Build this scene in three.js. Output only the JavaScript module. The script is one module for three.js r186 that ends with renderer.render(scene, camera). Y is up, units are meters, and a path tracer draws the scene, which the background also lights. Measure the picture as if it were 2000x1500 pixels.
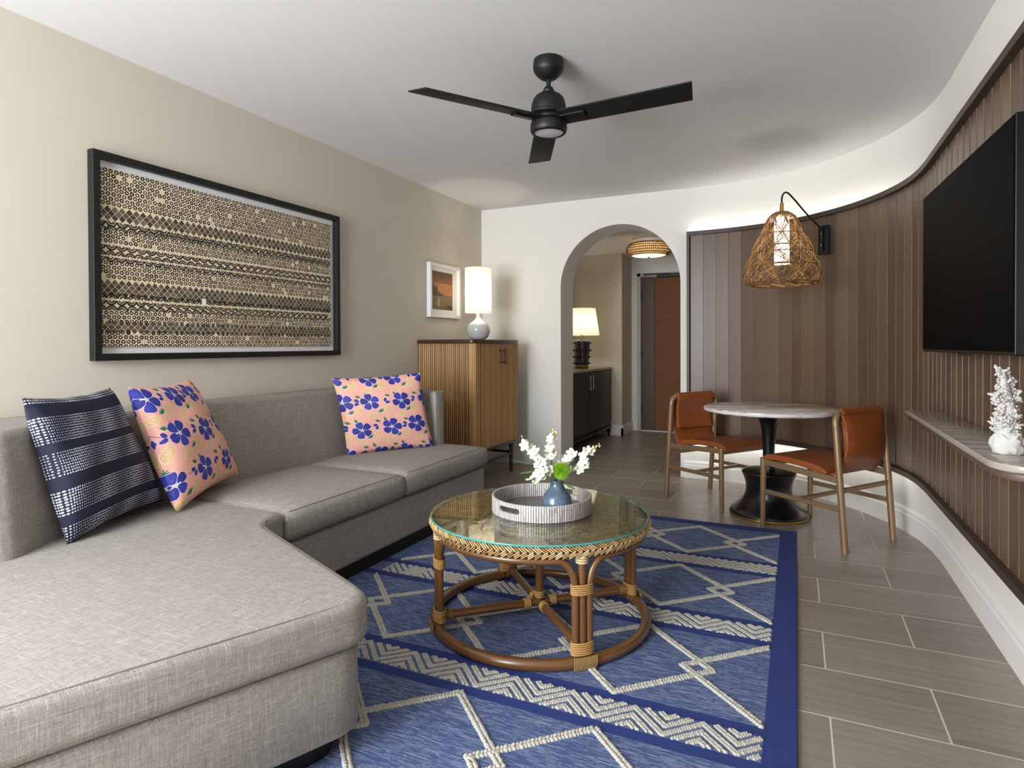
import * as THREE from 'three';
import { RoundedBoxGeometry } from 'three/addons/geometries/RoundedBoxGeometry.js';
import * as BGU from 'three/addons/utils/BufferGeometryUtils.js';
import { RectAreaLightUniformsLib } from 'three/addons/lights/RectAreaLightUniformsLib.js';
import { Brush, Evaluator, SUBTRACTION } from 'three-bvh-csg';

// ---------------------------------------------------------------- camera, sky, daylight, exposure
const scene = new THREE.Scene();
const renderer = new THREE.WebGLRenderer({ antialias: true });
renderer.toneMapping = THREE.LinearToneMapping;
renderer.toneMappingExposure = 1.06;
renderer.shadowMap.enabled = true;
const FOCAL = 1196.68;
const camera = new THREE.PerspectiveCamera(2 * Math.atan(750 / FOCAL) * 180 / Math.PI, 2000 / 1500, 0.05, 60);
camera.position.set(0, 1.15, 0);
camera.rotation.order = 'YXZ';
camera.rotation.set(-0.0104, 0.4338, -0.0039);
camera.setViewOffset(2000, 1500, 0, 63.25, 2000, 1500);
scene.background = new THREE.Color().setRGB(0.9, 1.0, 1.15);
RectAreaLightUniformsLib.init();
const HC = 2.496, XL = -2.851, ZF = -5.439, ZN = 1.7;
function areaLight(name, color, intensity, w, h, pos, target) {
  const l = new THREE.RectAreaLight(color, intensity, w, h);
  l.name = name; l.position.set(...pos); l.lookAt(...target); scene.add(l);
  return l;
}
// daylight entering by the tall window behind the camera
areaLight('daylight_window', new THREE.Color().setRGB(0.93, 0.98, 1.03), 24, 1.6, 1.96, [-2.0, 1.42, ZN - 0.02], [-2.0, 1.42, -3]);

// ---------------------------------------------------------------- helpers
let seed = 7;
function rnd() { seed = (seed * 1664525 + 1013904223) % 4294967296; return seed / 4294967296; }
const rr = (a, b) => a + (b - a) * rnd();
const V3 = (x, y, z) => new THREE.Vector3(x, y, z);
const used = {};
function numbered(n) { if (used[n] === undefined) { used[n] = 0; return n; } used[n]++; return n + '_' + String(used[n]).padStart(3, '0'); }
function obj(name, geo, material, parent) {
  const m = new THREE.Mesh(geo, material);
  m.name = parent && parent !== scene ? name : numbered(name);
  m.castShadow = true; m.receiveShadow = true;
  (parent || scene).add(m);
  return m;
}
function tag(o, label, category, group) { o.userData.label = label; o.userData.category = category; if (group) o.userData.group = group; return o; }
function struct(o, label) { o.userData.kind = 'structure'; if (label) o.userData.label = label; return o; }
function thing(name, label, category, pos = [0, 0, 0], turn = 0, group) {
  const g = new THREE.Group(); g.name = numbered(name); g.position.set(...pos); g.rotation.y = turn; scene.add(g);
  return tag(g, label, category, group);
}
function sgroup(name, label) { const g = new THREE.Group(); g.name = numbered(name); scene.add(g); return struct(g, label); }
function merge(list) {
  const out = list.map((g) => {
    const q = g.index ? g.toNonIndexed() : g.clone();
    for (const k of Object.keys(q.attributes)) if (!['position', 'normal', 'uv'].includes(k)) q.deleteAttribute(k);
    if (!q.attributes.uv) q.setAttribute('uv', new THREE.BufferAttribute(new Float32Array(q.attributes.position.count * 2), 2));
    return q;
  });
  return BGU.mergeGeometries(out, false);
}
function boxUV(g0, ou = 0, ov = 0) {
  const g = g0.index ? g0.toNonIndexed() : g0;
  const p = g.attributes.position, n = g.attributes.normal, uv = new Float32Array(p.count * 2);
  for (let i = 0; i < p.count; i += 3) {
    let nx = 0, ny = 0, nz = 0;
    for (let k = 0; k < 3; k++) { nx += n.getX(i + k); ny += n.getY(i + k); nz += n.getZ(i + k); }
    nx = Math.abs(nx); ny = Math.abs(ny); nz = Math.abs(nz);
    for (let k = 0; k < 3; k++) {
      const x = p.getX(i + k), y = p.getY(i + k), z = p.getZ(i + k);
      let a, b;
      if (ny >= nx && ny >= nz) { a = x; b = -z; } else if (nx >= nz) { a = -z; b = y; } else { a = x; b = y; }
      uv[(i + k) * 2] = a + ou; uv[(i + k) * 2 + 1] = b + ov;
    }
  }
  g.setAttribute('uv', new THREE.BufferAttribute(uv, 2));
  return g;
}
function box(x0, x1, y0, y1, z0, z1) { const g = new THREE.BoxGeometry(x1 - x0, y1 - y0, z1 - z0); g.translate((x0 + x1) / 2, (y0 + y1) / 2, (z0 + z1) / 2); return boxUV(g); }
function rbox(x0, x1, y0, y1, z0, z1, r = 0.005, seg = 2) {
  const w = x1 - x0, h = y1 - y0, d = z1 - z0;
  const g = new RoundedBoxGeometry(w, h, d, seg, Math.min(r, w / 2.01, h / 2.01, d / 2.01)); g.translate((x0 + x1) / 2, (y0 + y1) / 2, (z0 + z1) / 2);
  return boxUV(g);
}
function lathe(pts, seg = 48) { return new THREE.LatheGeometry(pts.map(([r, y]) => new THREE.Vector2(r, y)), seg); }
// smooth lathe profile through points
function slathe(pts, seg = 48, n = 40) {
  const c = new THREE.CatmullRomCurve3(pts.map(([r, y]) => V3(r, y, 0)), false, 'centripetal');
  return new THREE.LatheGeometry(c.getPoints(n).map((p) => new THREE.Vector2(Math.max(0, p.x), p.y)), seg);
}
function tube(pts, r, seg = 24, rad = 8, closed = false, type = 'centripetal') {
  const c = new THREE.CatmullRomCurve3(pts.map((p) => (p.isVector3 ? p : V3(...p))), closed, type, 0.5);
  return new THREE.TubeGeometry(c, seg, r, rad, closed);
}
function rod(a, b, r0, r1 = r0, rad = 12) {
  const A = V3(...a), B = V3(...b), d = B.clone().sub(A), L = d.length();
  const g = new THREE.CylinderGeometry(r1, r0, L, rad, 1);
  g.applyQuaternion(new THREE.Quaternion().setFromUnitVectors(V3(0, 1, 0), d.normalize()));
  g.translate((A.x + B.x) / 2, (A.y + B.y) / 2, (A.z + B.z) / 2);
  return g;
}
function bar(a, b, w, h, r = 0.003) { // rectangular bar from a to b, h vertical, w sideways
  const A = V3(...a), B = V3(...b), d = B.clone().sub(A), L = d.length(); d.normalize();
  const g = new RoundedBoxGeometry(L, h, w, 2, Math.min(r, w / 2.1, h / 2.1));
  const side = V3(0, 1, 0).cross(d).normalize().negate(), up = side.clone().cross(d).normalize();
  const m = new THREE.Matrix4().makeBasis(d, up, side); if (m.determinant() < 0) m.makeBasis(d, up.negate(), side);
  g.applyMatrix4(m); g.translate((A.x + B.x) / 2, (A.y + B.y) / 2, (A.z + B.z) / 2);
  return g;
}
function shapeXZ(pts) { const s = new THREE.Shape(); pts.forEach(([x, z], i) => (i ? s.lineTo(x, -z) : s.moveTo(x, -z))); return s; }
// solid of a plan outline (x, z) between two heights, with rounded edges
function planSolid(pts, y0, y1, bevel = 0.02, seg = 4) {
  const g = new THREE.ExtrudeGeometry(shapeXZ(pts), { depth: y1 - y0 - 2 * bevel, bevelEnabled: bevel > 0, bevelThickness: bevel, bevelSize: bevel, bevelOffset: -bevel, bevelSegments: seg, curveSegments: 12 });
  g.rotateX(-Math.PI / 2); g.translate(0, y0 + bevel, 0);
  const c = BGU.toCreasedNormals(g, 0.9);
  return boxUV(c);
}
// rounds the corners of a plan outline
function roundPlan(pts, radii, n = 7) {
  const out = [], N = pts.length;
  for (let i = 0; i < N; i++) {
    const p = new THREE.Vector2(...pts[i]), a = new THREE.Vector2(...pts[(i + N - 1) % N]), b = new THREE.Vector2(...pts[(i + 1) % N]);
    const r = Array.isArray(radii) ? radii[i] : radii;
    if (!r) { out.push([p.x, p.y]); continue; }
    const da = a.clone().sub(p), db = b.clone().sub(p), t = Math.min(r, da.length() * 0.49, db.length() * 0.49);
    const s = p.clone().add(da.normalize().multiplyScalar(t)), e = p.clone().add(db.normalize().multiplyScalar(t));
    for (let k = 0; k <= n; k++) { const u = k / n; out.push([s.x * (1 - u) ** 2 + p.x * 2 * u * (1 - u) + e.x * u * u, s.y * (1 - u) ** 2 + p.y * 2 * u * (1 - u) + e.y * u * u]); }
  }
  return out;
}
// sweep of a closed profile [(n, y)] along a plan path [(x, z)]; n counts towards the room
function pathFrames(path) {
  const f = []; let s = 0;
  for (let i = 0; i < path.length; i++) {
    const a = path[Math.max(0, i - 1)], b = path[Math.min(path.length - 1, i + 1)];
    const tx = b[0] - a[0], tz = b[1] - a[1], L = Math.hypot(tx, tz);
    if (i) s += Math.hypot(path[i][0] - path[i - 1][0], path[i][1] - path[i - 1][1]);
    f.push({ x: path[i][0], z: path[i][1], nx: -tz / L, nz: tx / L, tx: tx / L, tz: tz / L, s });
  }
  return f;
}
function sweep(path, profile, caps = true) {
  const f = pathFrames(path), parts = [];
  let q = 0;
  for (let k = 0; k < profile.length; k++) {
    const A = profile[k], B = profile[(k + 1) % profile.length], L = Math.hypot(B[0] - A[0], B[1] - A[1]);
    const pos = [], uv = [], idx = [];
    f.forEach((p) => { for (const [P, v] of [[A, q], [B, q + L]]) { pos.push(p.x + p.nx * P[0], P[1], p.z + p.nz * P[0]); uv.push(p.s, v); } });
    for (let i = 0; i < f.length - 1; i++) { const o = i * 2; idx.push(o, o + 1, o + 2, o + 1, o + 3, o + 2); }
    const g = new THREE.BufferGeometry();
    g.setAttribute('position', new THREE.Float32BufferAttribute(pos, 3)); g.setAttribute('uv', new THREE.Float32BufferAttribute(uv, 2)); g.setIndex(idx); g.computeVertexNormals();
    parts.push(g); q += L;
  }
  if (caps) for (const [p, flip] of [[f[0], 1], [f[f.length - 1], 0]]) {
    const tris = THREE.ShapeUtils.triangulateShape(profile.map(([a, b]) => new THREE.Vector2(a, b)), []);
    const pos = [];
    for (const t of tris) for (const i of flip ? [t[0], t[2], t[1]] : t) pos.push(p.x + p.nx * profile[i][0], profile[i][1], p.z + p.nz * profile[i][0]);
    const g = new THREE.BufferGeometry(); g.setAttribute('position', new THREE.Float32BufferAttribute(pos, 3)); g.computeVertexNormals();
    g.setAttribute('uv', new THREE.Float32BufferAttribute(new Float32Array(pos.length / 3 * 2), 2)); parts.push(g);
  }
  return merge(parts);
}
// ---------------------------------------------------------------- textures and materials
function canvasTex(w, h, draw, sx = 1, sy = 1, srgb = true) {
  const c = document.createElement('canvas'); c.width = w; c.height = h; draw(c.getContext('2d'), w, h);
  const t = new THREE.CanvasTexture(c); t.wrapS = t.wrapT = THREE.RepeatWrapping; t.repeat.set(1 / sx, 1 / sy);
  if (srgb) t.colorSpace = THREE.SRGBColorSpace; t.magFilter = THREE.LinearFilter;
  return t;
}
const rgb = (r, g, b, a = 1) => `rgba(${Math.round(r)},${Math.round(g)},${Math.round(b)},${a})`;
function std(color, roughness = 0.6, extra = {}) { return new THREE.MeshStandardMaterial({ color, roughness, ...extra }); }
function phys(color, roughness = 0.4, extra = {}) { return new THREE.MeshPhysicalMaterial({ color, roughness, ...extra }); }
// streaky wood, grain along the canvas x axis (turn = true: along y)
function woodTex(base, spread, sx, sy, { turn = false, streaks = 900, w = 1024, h = 512, dark = 0.5 } = {}) {
  return canvasTex(w, h, (c) => {
    c.fillStyle = rgb(...base); c.fillRect(0, 0, w, h);
    for (let i = 0; i < streaks; i++) {
      const k = rr(-spread, spread), a = rr(0.05, 0.3), len = rr(0.1, 0.6) * (turn ? h : w), th = rr(0.6, 3.5);
      c.fillStyle = rgb(base[0] + k, base[1] + k * 0.9, base[2] + k * 0.75, a);
      const x = rr(0, w), y = rr(0, h);
      for (const ox of [0, -w]) for (const oy of [0, -h]) turn ? c.fillRect(x + ox, y + oy, th, len) : c.fillRect(x + ox, y + oy, len, th);
    }
    for (let i = 0; i < streaks * 0.12; i++) {
      c.fillStyle = rgb(base[0] * dark, base[1] * dark, base[2] * dark, rr(0.1, 0.35));
      const x = rr(0, w), y = rr(0, h), l = rr(8, 60);
      turn ? c.fillRect(x, y, 1, l) : c.fillRect(x, y, l, 1);
    }
  }, sx, sy);
}
const plasterBump = canvasTex(512, 512, (c, w, h) => {
  c.fillStyle = '#808080'; c.fillRect(0, 0, w, h);
  for (let i = 0; i < 9000; i++) { const v = rr(90, 165); c.fillStyle = rgb(v, v, v, 0.25); c.beginPath(); c.arc(rr(0, w), rr(0, h), rr(0.6, 2.5), 0, 7); c.fill(); }
}, 0.6, 0.6, false);
const M = {};
M.wall = std(new THREE.Color('#d1cabb'), 0.85, { bumpMap: plasterBump, bumpScale: 0.0006 });
M.wallWhite = std(new THREE.Color('#eae7df'), 0.8, { bumpMap: plasterBump, bumpScale: 0.0005 });
M.ceiling = std(new THREE.Color('#e4e3e3'), 0.9, { bumpMap: plasterBump, bumpScale: 0.0005 });
M.trimWhite = std(new THREE.Color('#edebe7'), 0.45);
M.grout = std(new THREE.Color('#d2c8bc'), 0.9);
M.blackMetal = std(new THREE.Color('#15171a'), 0.45, { metalness: 0.4 });
M.blackMatte = std(new THREE.Color('#121214'), 0.6);
M.bronze = std(new THREE.Color('#95785a'), 0.4, { metalness: 0.45 });
M.brass = std(new THREE.Color('#b08b4a'), 0.3, { metalness: 0.9 });
M.glass = phys(new THREE.Color('#ffffff'), 0.02, { transmission: 1, thickness: 0, ior: 1.5 });

// tiles
const tileTex = canvasTex(1024, 1024, (c, w, h) => {
  c.fillStyle = rgb(142, 132, 121); c.fillRect(0, 0, w, h);
  for (let i = 0; i < 1500; i++) {
    const k = rr(-34, 30), l = rr(120, 700), y = rr(0, h), x = rr(-300, w), th = rr(1, 7);
    c.fillStyle = rgb(142 + k, 132 + k, 121 + k, rr(0.1, 0.36));
    c.beginPath(); c.moveTo(x, y); c.bezierCurveTo(x + l * 0.3, y + rr(-9, 9), x + l * 0.6, y + rr(-9, 9), x + l, y + rr(-4, 4)); c.lineTo(x + l, y + th); c.bezierCurveTo(x + l * 0.6, y + th + rr(-7, 7), x + l * 0.3, y + th + rr(-7, 7), x, y + th); c.fill();
  }
  for (let i = 0; i < 2500; i++) { const k = rr(-22, 22); c.fillStyle = rgb(142 + k, 132 + k, 121 + k, 0.4); c.fillRect(rr(0, w), rr(0, h), rr(5, 90), 1.5); }
}, 1.3, 1.3);
M.tile = [1.0, 0.94, 1.05].map((k) => std(new THREE.Color(k, k, k), 0.34, { map: tileTex }));

// dark panelling boards
const plankTex = woodTex([104, 83, 66], 30, 0.5, 1.8, { turn: true, streaks: 1400, w: 512, h: 1024 });
M.plank = [[0.96, 0.95, 0.94], [0.72, 0.7, 0.69], [0.88, 0.82, 0.78], [1.08, 1.05, 1.03]].map((k) => phys(new THREE.Color(...k), 0.38, { map: plankTex, clearcoat: 0.15, clearcoatRoughness: 0.35 }));
M.darkFrame = std(new THREE.Color('#3f322a'), 0.45);
M.darkWood = std(new THREE.Color('#3a2620'), 0.35);
const doorTex = woodTex([116, 70, 32], 36, 0.9, 0.7, { streaks: 1300 });
M.door = std(0xffffff, 0.7, { map: doorTex });
M.doorStile = std(new THREE.Color('#e6ddd2'), 0.5, { map: woodTex([86, 56, 32], 20, 0.6, 0.9, { turn: true }) });
M.doorFrame = std(new THREE.Color('#b9b6b0'), 0.5);

// ================================================================ SETTING
// ---- plan of the room
const wallPts = [[-0.86, ZF], [-0.62, -5.425], [-0.38, -5.385], [-0.04, -5.26], [0.17, -5.10], [0.335, -4.93], [0.475, -4.73], [0.58, -4.52], [0.655, -4.30], [0.695, -4.09], [0.71, -3.88], [0.711, -3.6]];
const curve = new THREE.CatmullRomCurve3(wallPts.map(([x, z]) => V3(x, 0, z)), false, 'centripetal');
const wallCurve = curve.getSpacedPoints(90).map((p) => [p.x, p.z]);
const wallPath = [[-0.876, ZF], ...wallCurve, [0.711, -2], [0.711, 0], [0.711, ZN + 0.02]];
const frames = pathFrames(wallPath);
function along(s) { // frame at arc length s
  let i = 1; while (i < frames.length - 1 && frames[i].s < s) i++;
  const a = frames[i - 1], b = frames[i], u = THREE.MathUtils.clamp((s - a.s) / (b.s - a.s), 0, 1), L = (k) => a[k] + (b[k] - a[k]) * u;
  const nx = L('nx'), nz = L('nz'), q = Math.hypot(nx, nz);
  return { x: L('x'), z: L('z'), nx: nx / q, nz: nz / q };
}

// ---- floor of tiles
{
  const floor = sgroup('floor', 'grey-brown streaked stone tiles laid in running bond with pale grout');
  obj('grout_bed', merge([box(-2.86, 0.9, -0.06, -0.0007, -5.6, ZN + 0.1), box(-2.7, -0.7, -0.06, -0.0007, -8.3, -5.6)]), M.grout, floor);
  const TZ = 0.3083, TX = 0.6234, J = 0.003;
  const variants = [];
  for (let v = 0; v < 6; v++) { const g = new THREE.BoxGeometry(TX - 2 * J, 0.012, TZ - 2 * J); variants.push(boxUV(g, v * 0.37, v * 0.29)); }
  let n = 0;
  for (let k = -19; k <= 13; k++) {
    const z0 = -2.730 + k * TZ, zc = z0 + TZ / 2, off = 0.0963 + ((k % 2 + 2) % 2) * TX / 2;
    for (let m = -6; m <= 1; m++) {
      const x0 = off + m * TX, x1 = x0 + TX;
      if (x1 < XL || x0 > 0.72) continue;
      if (zc < -5.45 && (x1 < -2.64 || x0 > -0.78)) continue;
      if (zc > -5.45 && zc < -3.9 && x0 > along(frames.length ? 1.2 : 0).x + 1.2) continue;
      let a = Math.max(x0 + J, XL + 0.001), b = Math.min(x1 - J, 0.715);
      if (zc < -5.45) { a = Math.max(a, -2.62); b = Math.min(b, -0.76); }
      if (zc < -4.2 && zc > -5.45) { // trim at the curved wall
        let xm = -9; for (const f of frames) if (f.z < zc + TZ / 2 + 0.02) xm = Math.max(xm, f.x); b = Math.min(b, xm + 0.02);
      }
      if (b - a < 0.02) continue;
      const full = b - a > TX - 2 * J - 1e-4;
      const geo = full ? variants[(n * 5 + k * 3 + 60) % 6] : boxUV(new THREE.BoxGeometry(b - a, 0.012, TZ - 2 * J), n * 0.21, n * 0.13);
      const t = obj('tile', geo, M.tile[(n * 7 + k + 40) % 3], floor);
      t.position.set((a + b) / 2, -0.006, zc); n++;
    }
  }
}
// ---- ceiling
struct(obj('ceiling', box(XL - 0.15, 0.86, HC, HC + 0.12, ZF - 0.02, ZN + 0.1), M.ceiling), 'smooth off-white painted ceiling');
// ---- left wall
struct(obj('wall_left', box(XL - 0.15, XL, 0, HC, ZF - 0.35, ZN + 0.1), M.wall), 'warm cream plaster wall behind the sofa');
// ---- far wall with the arch
const AX0 = -2.012, AX1 = -0.908, AR = (AX1 - AX0) / 2, ACX = (AX0 + AX1) / 2, AY = 1.688, ZB = -5.786;
{
  const s = new THREE.Shape();
  s.moveTo(XL, 0); s.lineTo(AX0, 0); s.lineTo(AX0, AY); s.absarc(ACX, AY, AR, Math.PI, 0, true); s.lineTo(AX1, 0); s.lineTo(-0.876, 0); s.lineTo(-0.876, HC); s.lineTo(XL, HC);
  const g = new THREE.ExtrudeGeometry(s, { depth: ZF - ZB, bevelEnabled: false, curveSegments: 64 });
  g.translate(0, 0, ZB);
  struct(obj('wall_far', boxUV(BGU.toCreasedNormals(g, 0.3)), M.wallWhite), 'off-white wall pierced by the round-headed arch');
}
// ---- curved right wall
struct(obj('wall_right', sweep(wallPath, [[0, 0], [0, HC], [-0.14, HC], [-0.14, 0]]), M.wallWhite), 'off-white wall curving from the arch round to the television side');
// ---- wall behind the camera with the wide opening
{
  const s = new THREE.Shape(); s.moveTo(XL, 0); s.lineTo(0.72, 0); s.lineTo(0.72, HC); s.lineTo(XL, HC);
  const h = new THREE.Path(); h.moveTo(-2.8, 0.42); h.lineTo(-1.18, 0.42); h.lineTo(-1.18, 2.38); h.lineTo(-2.8, 2.38); s.holes.push(h);
  const g = new THREE.ExtrudeGeometry(s, { depth: 0.15, bevelEnabled: false }); g.translate(0, 0, ZN);
  struct(obj('wall_near', boxUV(g), M.wall), 'cream wall around the tall window');
  const d = sgroup('window_1', 'tall window with white frame behind the camera');
  const fr = (x0, x1, y0, y1) => box(x0, x1, y0, y1, ZN + 0.05, ZN + 0.1);
  obj('frame', merge([fr(-2.8, -1.18, 0.42, 0.47), fr(-2.8, -1.18, 2.33, 2.38), fr(-2.8, -2.75, 0.47, 2.33), fr(-1.23, -1.18, 0.47, 2.33), fr(-2.015, -1.965, 0.47, 2.33)]), M.trimWhite, d);
  obj('glass_pane', box(-2.75, -2.015, 0.47, 2.33, ZN + 0.07, ZN + 0.076), M.glass, d);
  obj('glass_pane', box(-1.965, -1.23, 0.47, 2.33, ZN + 0.07, ZN + 0.076), M.glass, d);
}
// ---- foyer shell behind the arch
const FZ = -7.63, DZ = -8.15, FH = 2.31;
struct(obj('wall_foyer_left', box(-2.76, -2.62, 0, FH, FZ - 0.1, ZB), M.wall), 'cream side wall of the entry hall beyond the arch');
struct(obj('wall_foyer_end', box(-2.62, -2.0, 0, FH, DZ, FZ), M.wall), 'cream wall end beside the entrance door');
struct(obj('wall_foyer_right', box(-0.75, -0.6, 0, FH, DZ - 0.1, ZB), M.wall), 'cream wall on the far side of the entry hall');
{
  const s = new THREE.Shape(); s.moveTo(-2.0, 0); s.lineTo(-1.885, 0); s.lineTo(-1.885, 2.085); s.lineTo(-0.975, 2.085); s.lineTo(-0.975, 0); s.lineTo(-0.75, 0); s.lineTo(-0.75, FH); s.lineTo(-2.0, FH);
  const g = new THREE.ExtrudeGeometry(s, { depth: 0.14, bevelEnabled: false }); g.translate(0, 0, DZ - 0.14);
  struct(obj('wall_foyer_door', boxUV(g), M.wallWhite), 'off-white wall round the entrance door');
}
struct(obj('ceiling_foyer', box(-2.76, -0.6, FH, FH + 0.1, DZ - 0.2, ZB), M.ceiling), 'lower white ceiling of the entry hall');
// entrance door
{
  const d = sgroup('door_1', 'brown wood entrance door with horizontal grain and dark hinges');
  obj('door_panel', rbox(-1.70, -0.975, 0.012, 2.05, DZ - 0.075, DZ - 0.03, 0.003), M.door, d);
  obj('door_stile', rbox(-1.872, -1.703, 0.012, 2.05, DZ - 0.075, DZ - 0.0292, 0.003), M.doorStile, d);
  obj('door_frame', merge([rbox(-1.925, -1.876, 0, 2.1, DZ - 0.1, DZ + 0.018, 0.004), rbox(-1.925, -0.94, 2.055, 2.1, DZ - 0.1, DZ + 0.018, 0.004)]), M.doorFrame, d);
  obj('threshold', rbox(-1.876, -0.975, 0, 0.011, DZ - 0.1, DZ + 0.02, 0.003), M.trimWhite, d);
  for (const y of [0.28, 1.02, 1.8]) obj('hinge', rbox(-1.884, -1.862, y - 0.055, y + 0.055, DZ - 0.032, DZ - 0.008, 0.003), M.blackMetal, d);
  obj('door_closer', merge([rbox(-1.66, -1.2, 2.035, 2.085, DZ - 0.028, DZ + 0.03, 0.004), rbox(-1.83, -1.5, 2.07, 2.085, DZ - 0.02, DZ + 0.05, 0.003)]), M.blackMetal, d);
}
// ---- baseboards
const baseProf = (n0, h = 0.135) => [[n0 - 0.01, 0], [n0 + 0.016, 0], [n0 + 0.016, h * 0.72], [n0 + 0.012, h * 0.76], [n0 + 0.012, h * 0.88], [n0 + 0.006, h * 0.97], [n0 - 0.01, h]];
struct(obj('baseboard_right', sweep(wallPath, baseProf(0, 0.15).reverse()), M.trimWhite), 'white moulded baseboard following the curved wall');
struct(obj('baseboard_far', merge([sweep([[XL, ZF], [AX0 - 0.005, ZF]], baseProf(0, 0.12).reverse()), sweep([[AX0, ZF - 0.01], [AX0, ZB + 0.01]].reverse().map(([x, z]) => [x, z]), baseProf(0, 0.12).map(([n, y]) => [-n, y]))]), M.trimWhite), 'white baseboard left of the arch');
struct(obj('baseboard_left', sweep([[XL, ZN], [XL, ZF]], baseProf(0, 0.12).reverse()), M.trimWhite), 'white baseboard of the wall behind the sofa');
struct(obj('baseboard_foyer', merge([sweep([[-2.62, FZ], [-1.984, FZ]], baseProf(0, 0.13).reverse()), sweep([[-2.0, FZ + 0.016], [-2.0, DZ]], baseProf(0, 0.13).reverse().map(([n, y]) => [n, y]))]), M.trimWhite), 'white baseboard of the entry hall wall end');

// ---- dark wood panelling on the curved wall
const PY0 = 0.37, PY1 = 2.105, PS0 = 0.051, PS1 = frames[frames.length - 1].s - 1.0;
const panelPath = [];
for (let s = PS0; s <= PS1; s += 0.04) { const f = along(s); panelPath.push([f.x, f.z]); }
{
  const P = sgroup('wall_panelling', 'dark walnut panelling of overlapping vertical boards on the curved wall');
  obj('backing', sweep(panelPath, [[0.004, PY0 + 0.01], [0.05, PY0 + 0.01], [0.05, PY1 - 0.01], [0.004, PY1 - 0.01]].reverse()), M.blackMatte, P);
  obj('top_rail', sweep(panelPath, [[0.035, PY1 - 0.032], [0.1, PY1 - 0.032], [0.1, PY1], [0.035, PY1]].reverse()), M.darkFrame, P);
  obj('bottom_rail', sweep(panelPath, [[0.03, PY0], [0.095, PY0], [0.095, PY0 + 0.03], [0.03, PY0 + 0.03]].reverse()), M.darkFrame, P);
  const f0 = along(PS0), stile = new THREE.BoxGeometry(0.022, PY1 - PY0, 0.1); stile.rotateY(-Math.atan2(f0.nx, f0.nz) * -1);
  stile.translate(f0.x + f0.nx * 0.05, (PY0 + PY1) / 2, f0.z + f0.nz * 0.05);
  obj('end_stile', boxUV(stile), M.darkFrame, P);
  const BW = 0.105, H = PY1 - PY0 - 0.06, vars = [];
  for (let v = 0; v < 5; v++) { const g = new RoundedBoxGeometry(BW + 0.0015, H, 0.014, 1, 0.0022); vars.push(boxUV(g, v * 0.11, v * 0.33)); }
  let i = 0;
  for (let s = PS0 + 0.015 + BW / 2; s < PS1; s += BW, i++) {
    const f = along(s), m = obj('plank', vars[(i * 3) % 5], M.plank[(i * 5 + (i >> 2)) % 4], P);
    m.position.set(f.x + f.nx * 0.062, (PY0 + PY1) / 2, f.z + f.nz * 0.062);
    m.rotation.y = Math.atan2(f.nx, f.nz) - 0.03;
  }
  // light strips on top of the panelling and beneath it
  const ledM = std(new THREE.Color('#ffffff'), 0.6, { emissive: new THREE.Color().setRGB(1, 0.94, 0.85), emissiveIntensity: 2 });
  const stripPath = panelPath.slice(1, 52);
  obj('led_strip', sweep(stripPath, [[0.028, PY1 - 0.03], [0.034, PY1 - 0.03], [0.034, PY1 - 0.022], [0.028, PY1 - 0.022]].reverse()), ledM, P);
  obj('led_strip', sweep(stripPath, [[0.05, PY0 - 0.006], [0.06, PY0 - 0.006], [0.06, PY0 - 0.001], [0.05, PY0 - 0.001]].reverse()), ledM, P);
}
const LED = new THREE.Color().setRGB(1, 0.97, 0.92);
function stripLight(name, f, n, y, dirN, dirY, intensity) { // a thin area light lying along the wall, shining up or down at it
  const l = new THREE.RectAreaLight(LED, intensity, 0.32, 0.014); l.name = name;
  const T = V3(f.nz, 0, -f.nx), Zb = V3(f.nx * dirN, dirY, f.nz * dirN).normalize().negate(), Yb = Zb.clone().cross(T).normalize();
  l.quaternion.setFromRotationMatrix(new THREE.Matrix4().makeBasis(T, Yb, Zb));
  l.position.set(f.x + f.nx * n, y, f.z + f.nz * n); scene.add(l);
}
for (let k = 0; k < 6; k++) {
  const f = along(0.216 + k * 0.33);
  stripLight('led_cove', f, 0.05, PY1 + 0.004, -0.15, 1, 19 * [1, 1, 1, 0.9, 0.6, 0.3][k]);
  stripLight('led_under', f, 0.06, PY0 - 0.009, -0.1, -1, 26 * [1.2, 1, 0.7, 0.6, 0.5, 0.3][k]);
}

// ================================================================ SOFA, CUSHIONS, RUG
const linen = canvasTex(1024, 1024, (c, w, h) => {
  c.fillStyle = rgb(154, 148, 141); c.fillRect(0, 0, w, h);
  for (let i = 0; i < 26000; i++) {
    const k = rr(-52, 50), l = rr(6, 46), x = rr(0, w), y = rr(0, h), th = rr(1, 2.2), hor = rnd() < 0.5;
    c.fillStyle = rgb(154 + k, 148 + k, 141 + k * 0.95, rr(0.15, 0.5));
    hor ? c.fillRect(x, y, l, th) : c.fillRect(x, y, th, l);
  }
  for (let i = 0; i < 900; i++) { const x = rr(0, w), y = rr(0, h), l = rr(30, 110); c.fillStyle = rgb(216, 210, 200, rr(0.35, 0.7)); rnd() < 0.6 ? c.fillRect(x, y, 1.2, l) : c.fillRect(x, y, l, 1.2); }
  for (let i = 0; i < 900; i++) { const x = rr(0, w), y = rr(0, h), l = rr(20, 90); c.fillStyle = rgb(90, 84, 79, rr(0.3, 0.55)); rnd() < 0.5 ? c.fillRect(x, y, 1.2, l) : c.fillRect(x, y, l, 1.2); }
}, 0.55, 0.55);
const weaveBump = canvasTex(256, 256, (c, w, h) => {
  for (let y = 0; y < h; y += 4) for (let x = 0; x < w; x += 4) { const v = ((x + y) / 4) % 2 ? rr(150, 220) : rr(50, 120); c.fillStyle = rgb(v, v, v); c.fillRect(x, y, 4, 4); }
}, 0.12, 0.12, false);
M.sofa = std(0xffffff, 0.92, { map: linen, bumpMap: weaveBump, bumpScale: 0.0008 });
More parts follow.
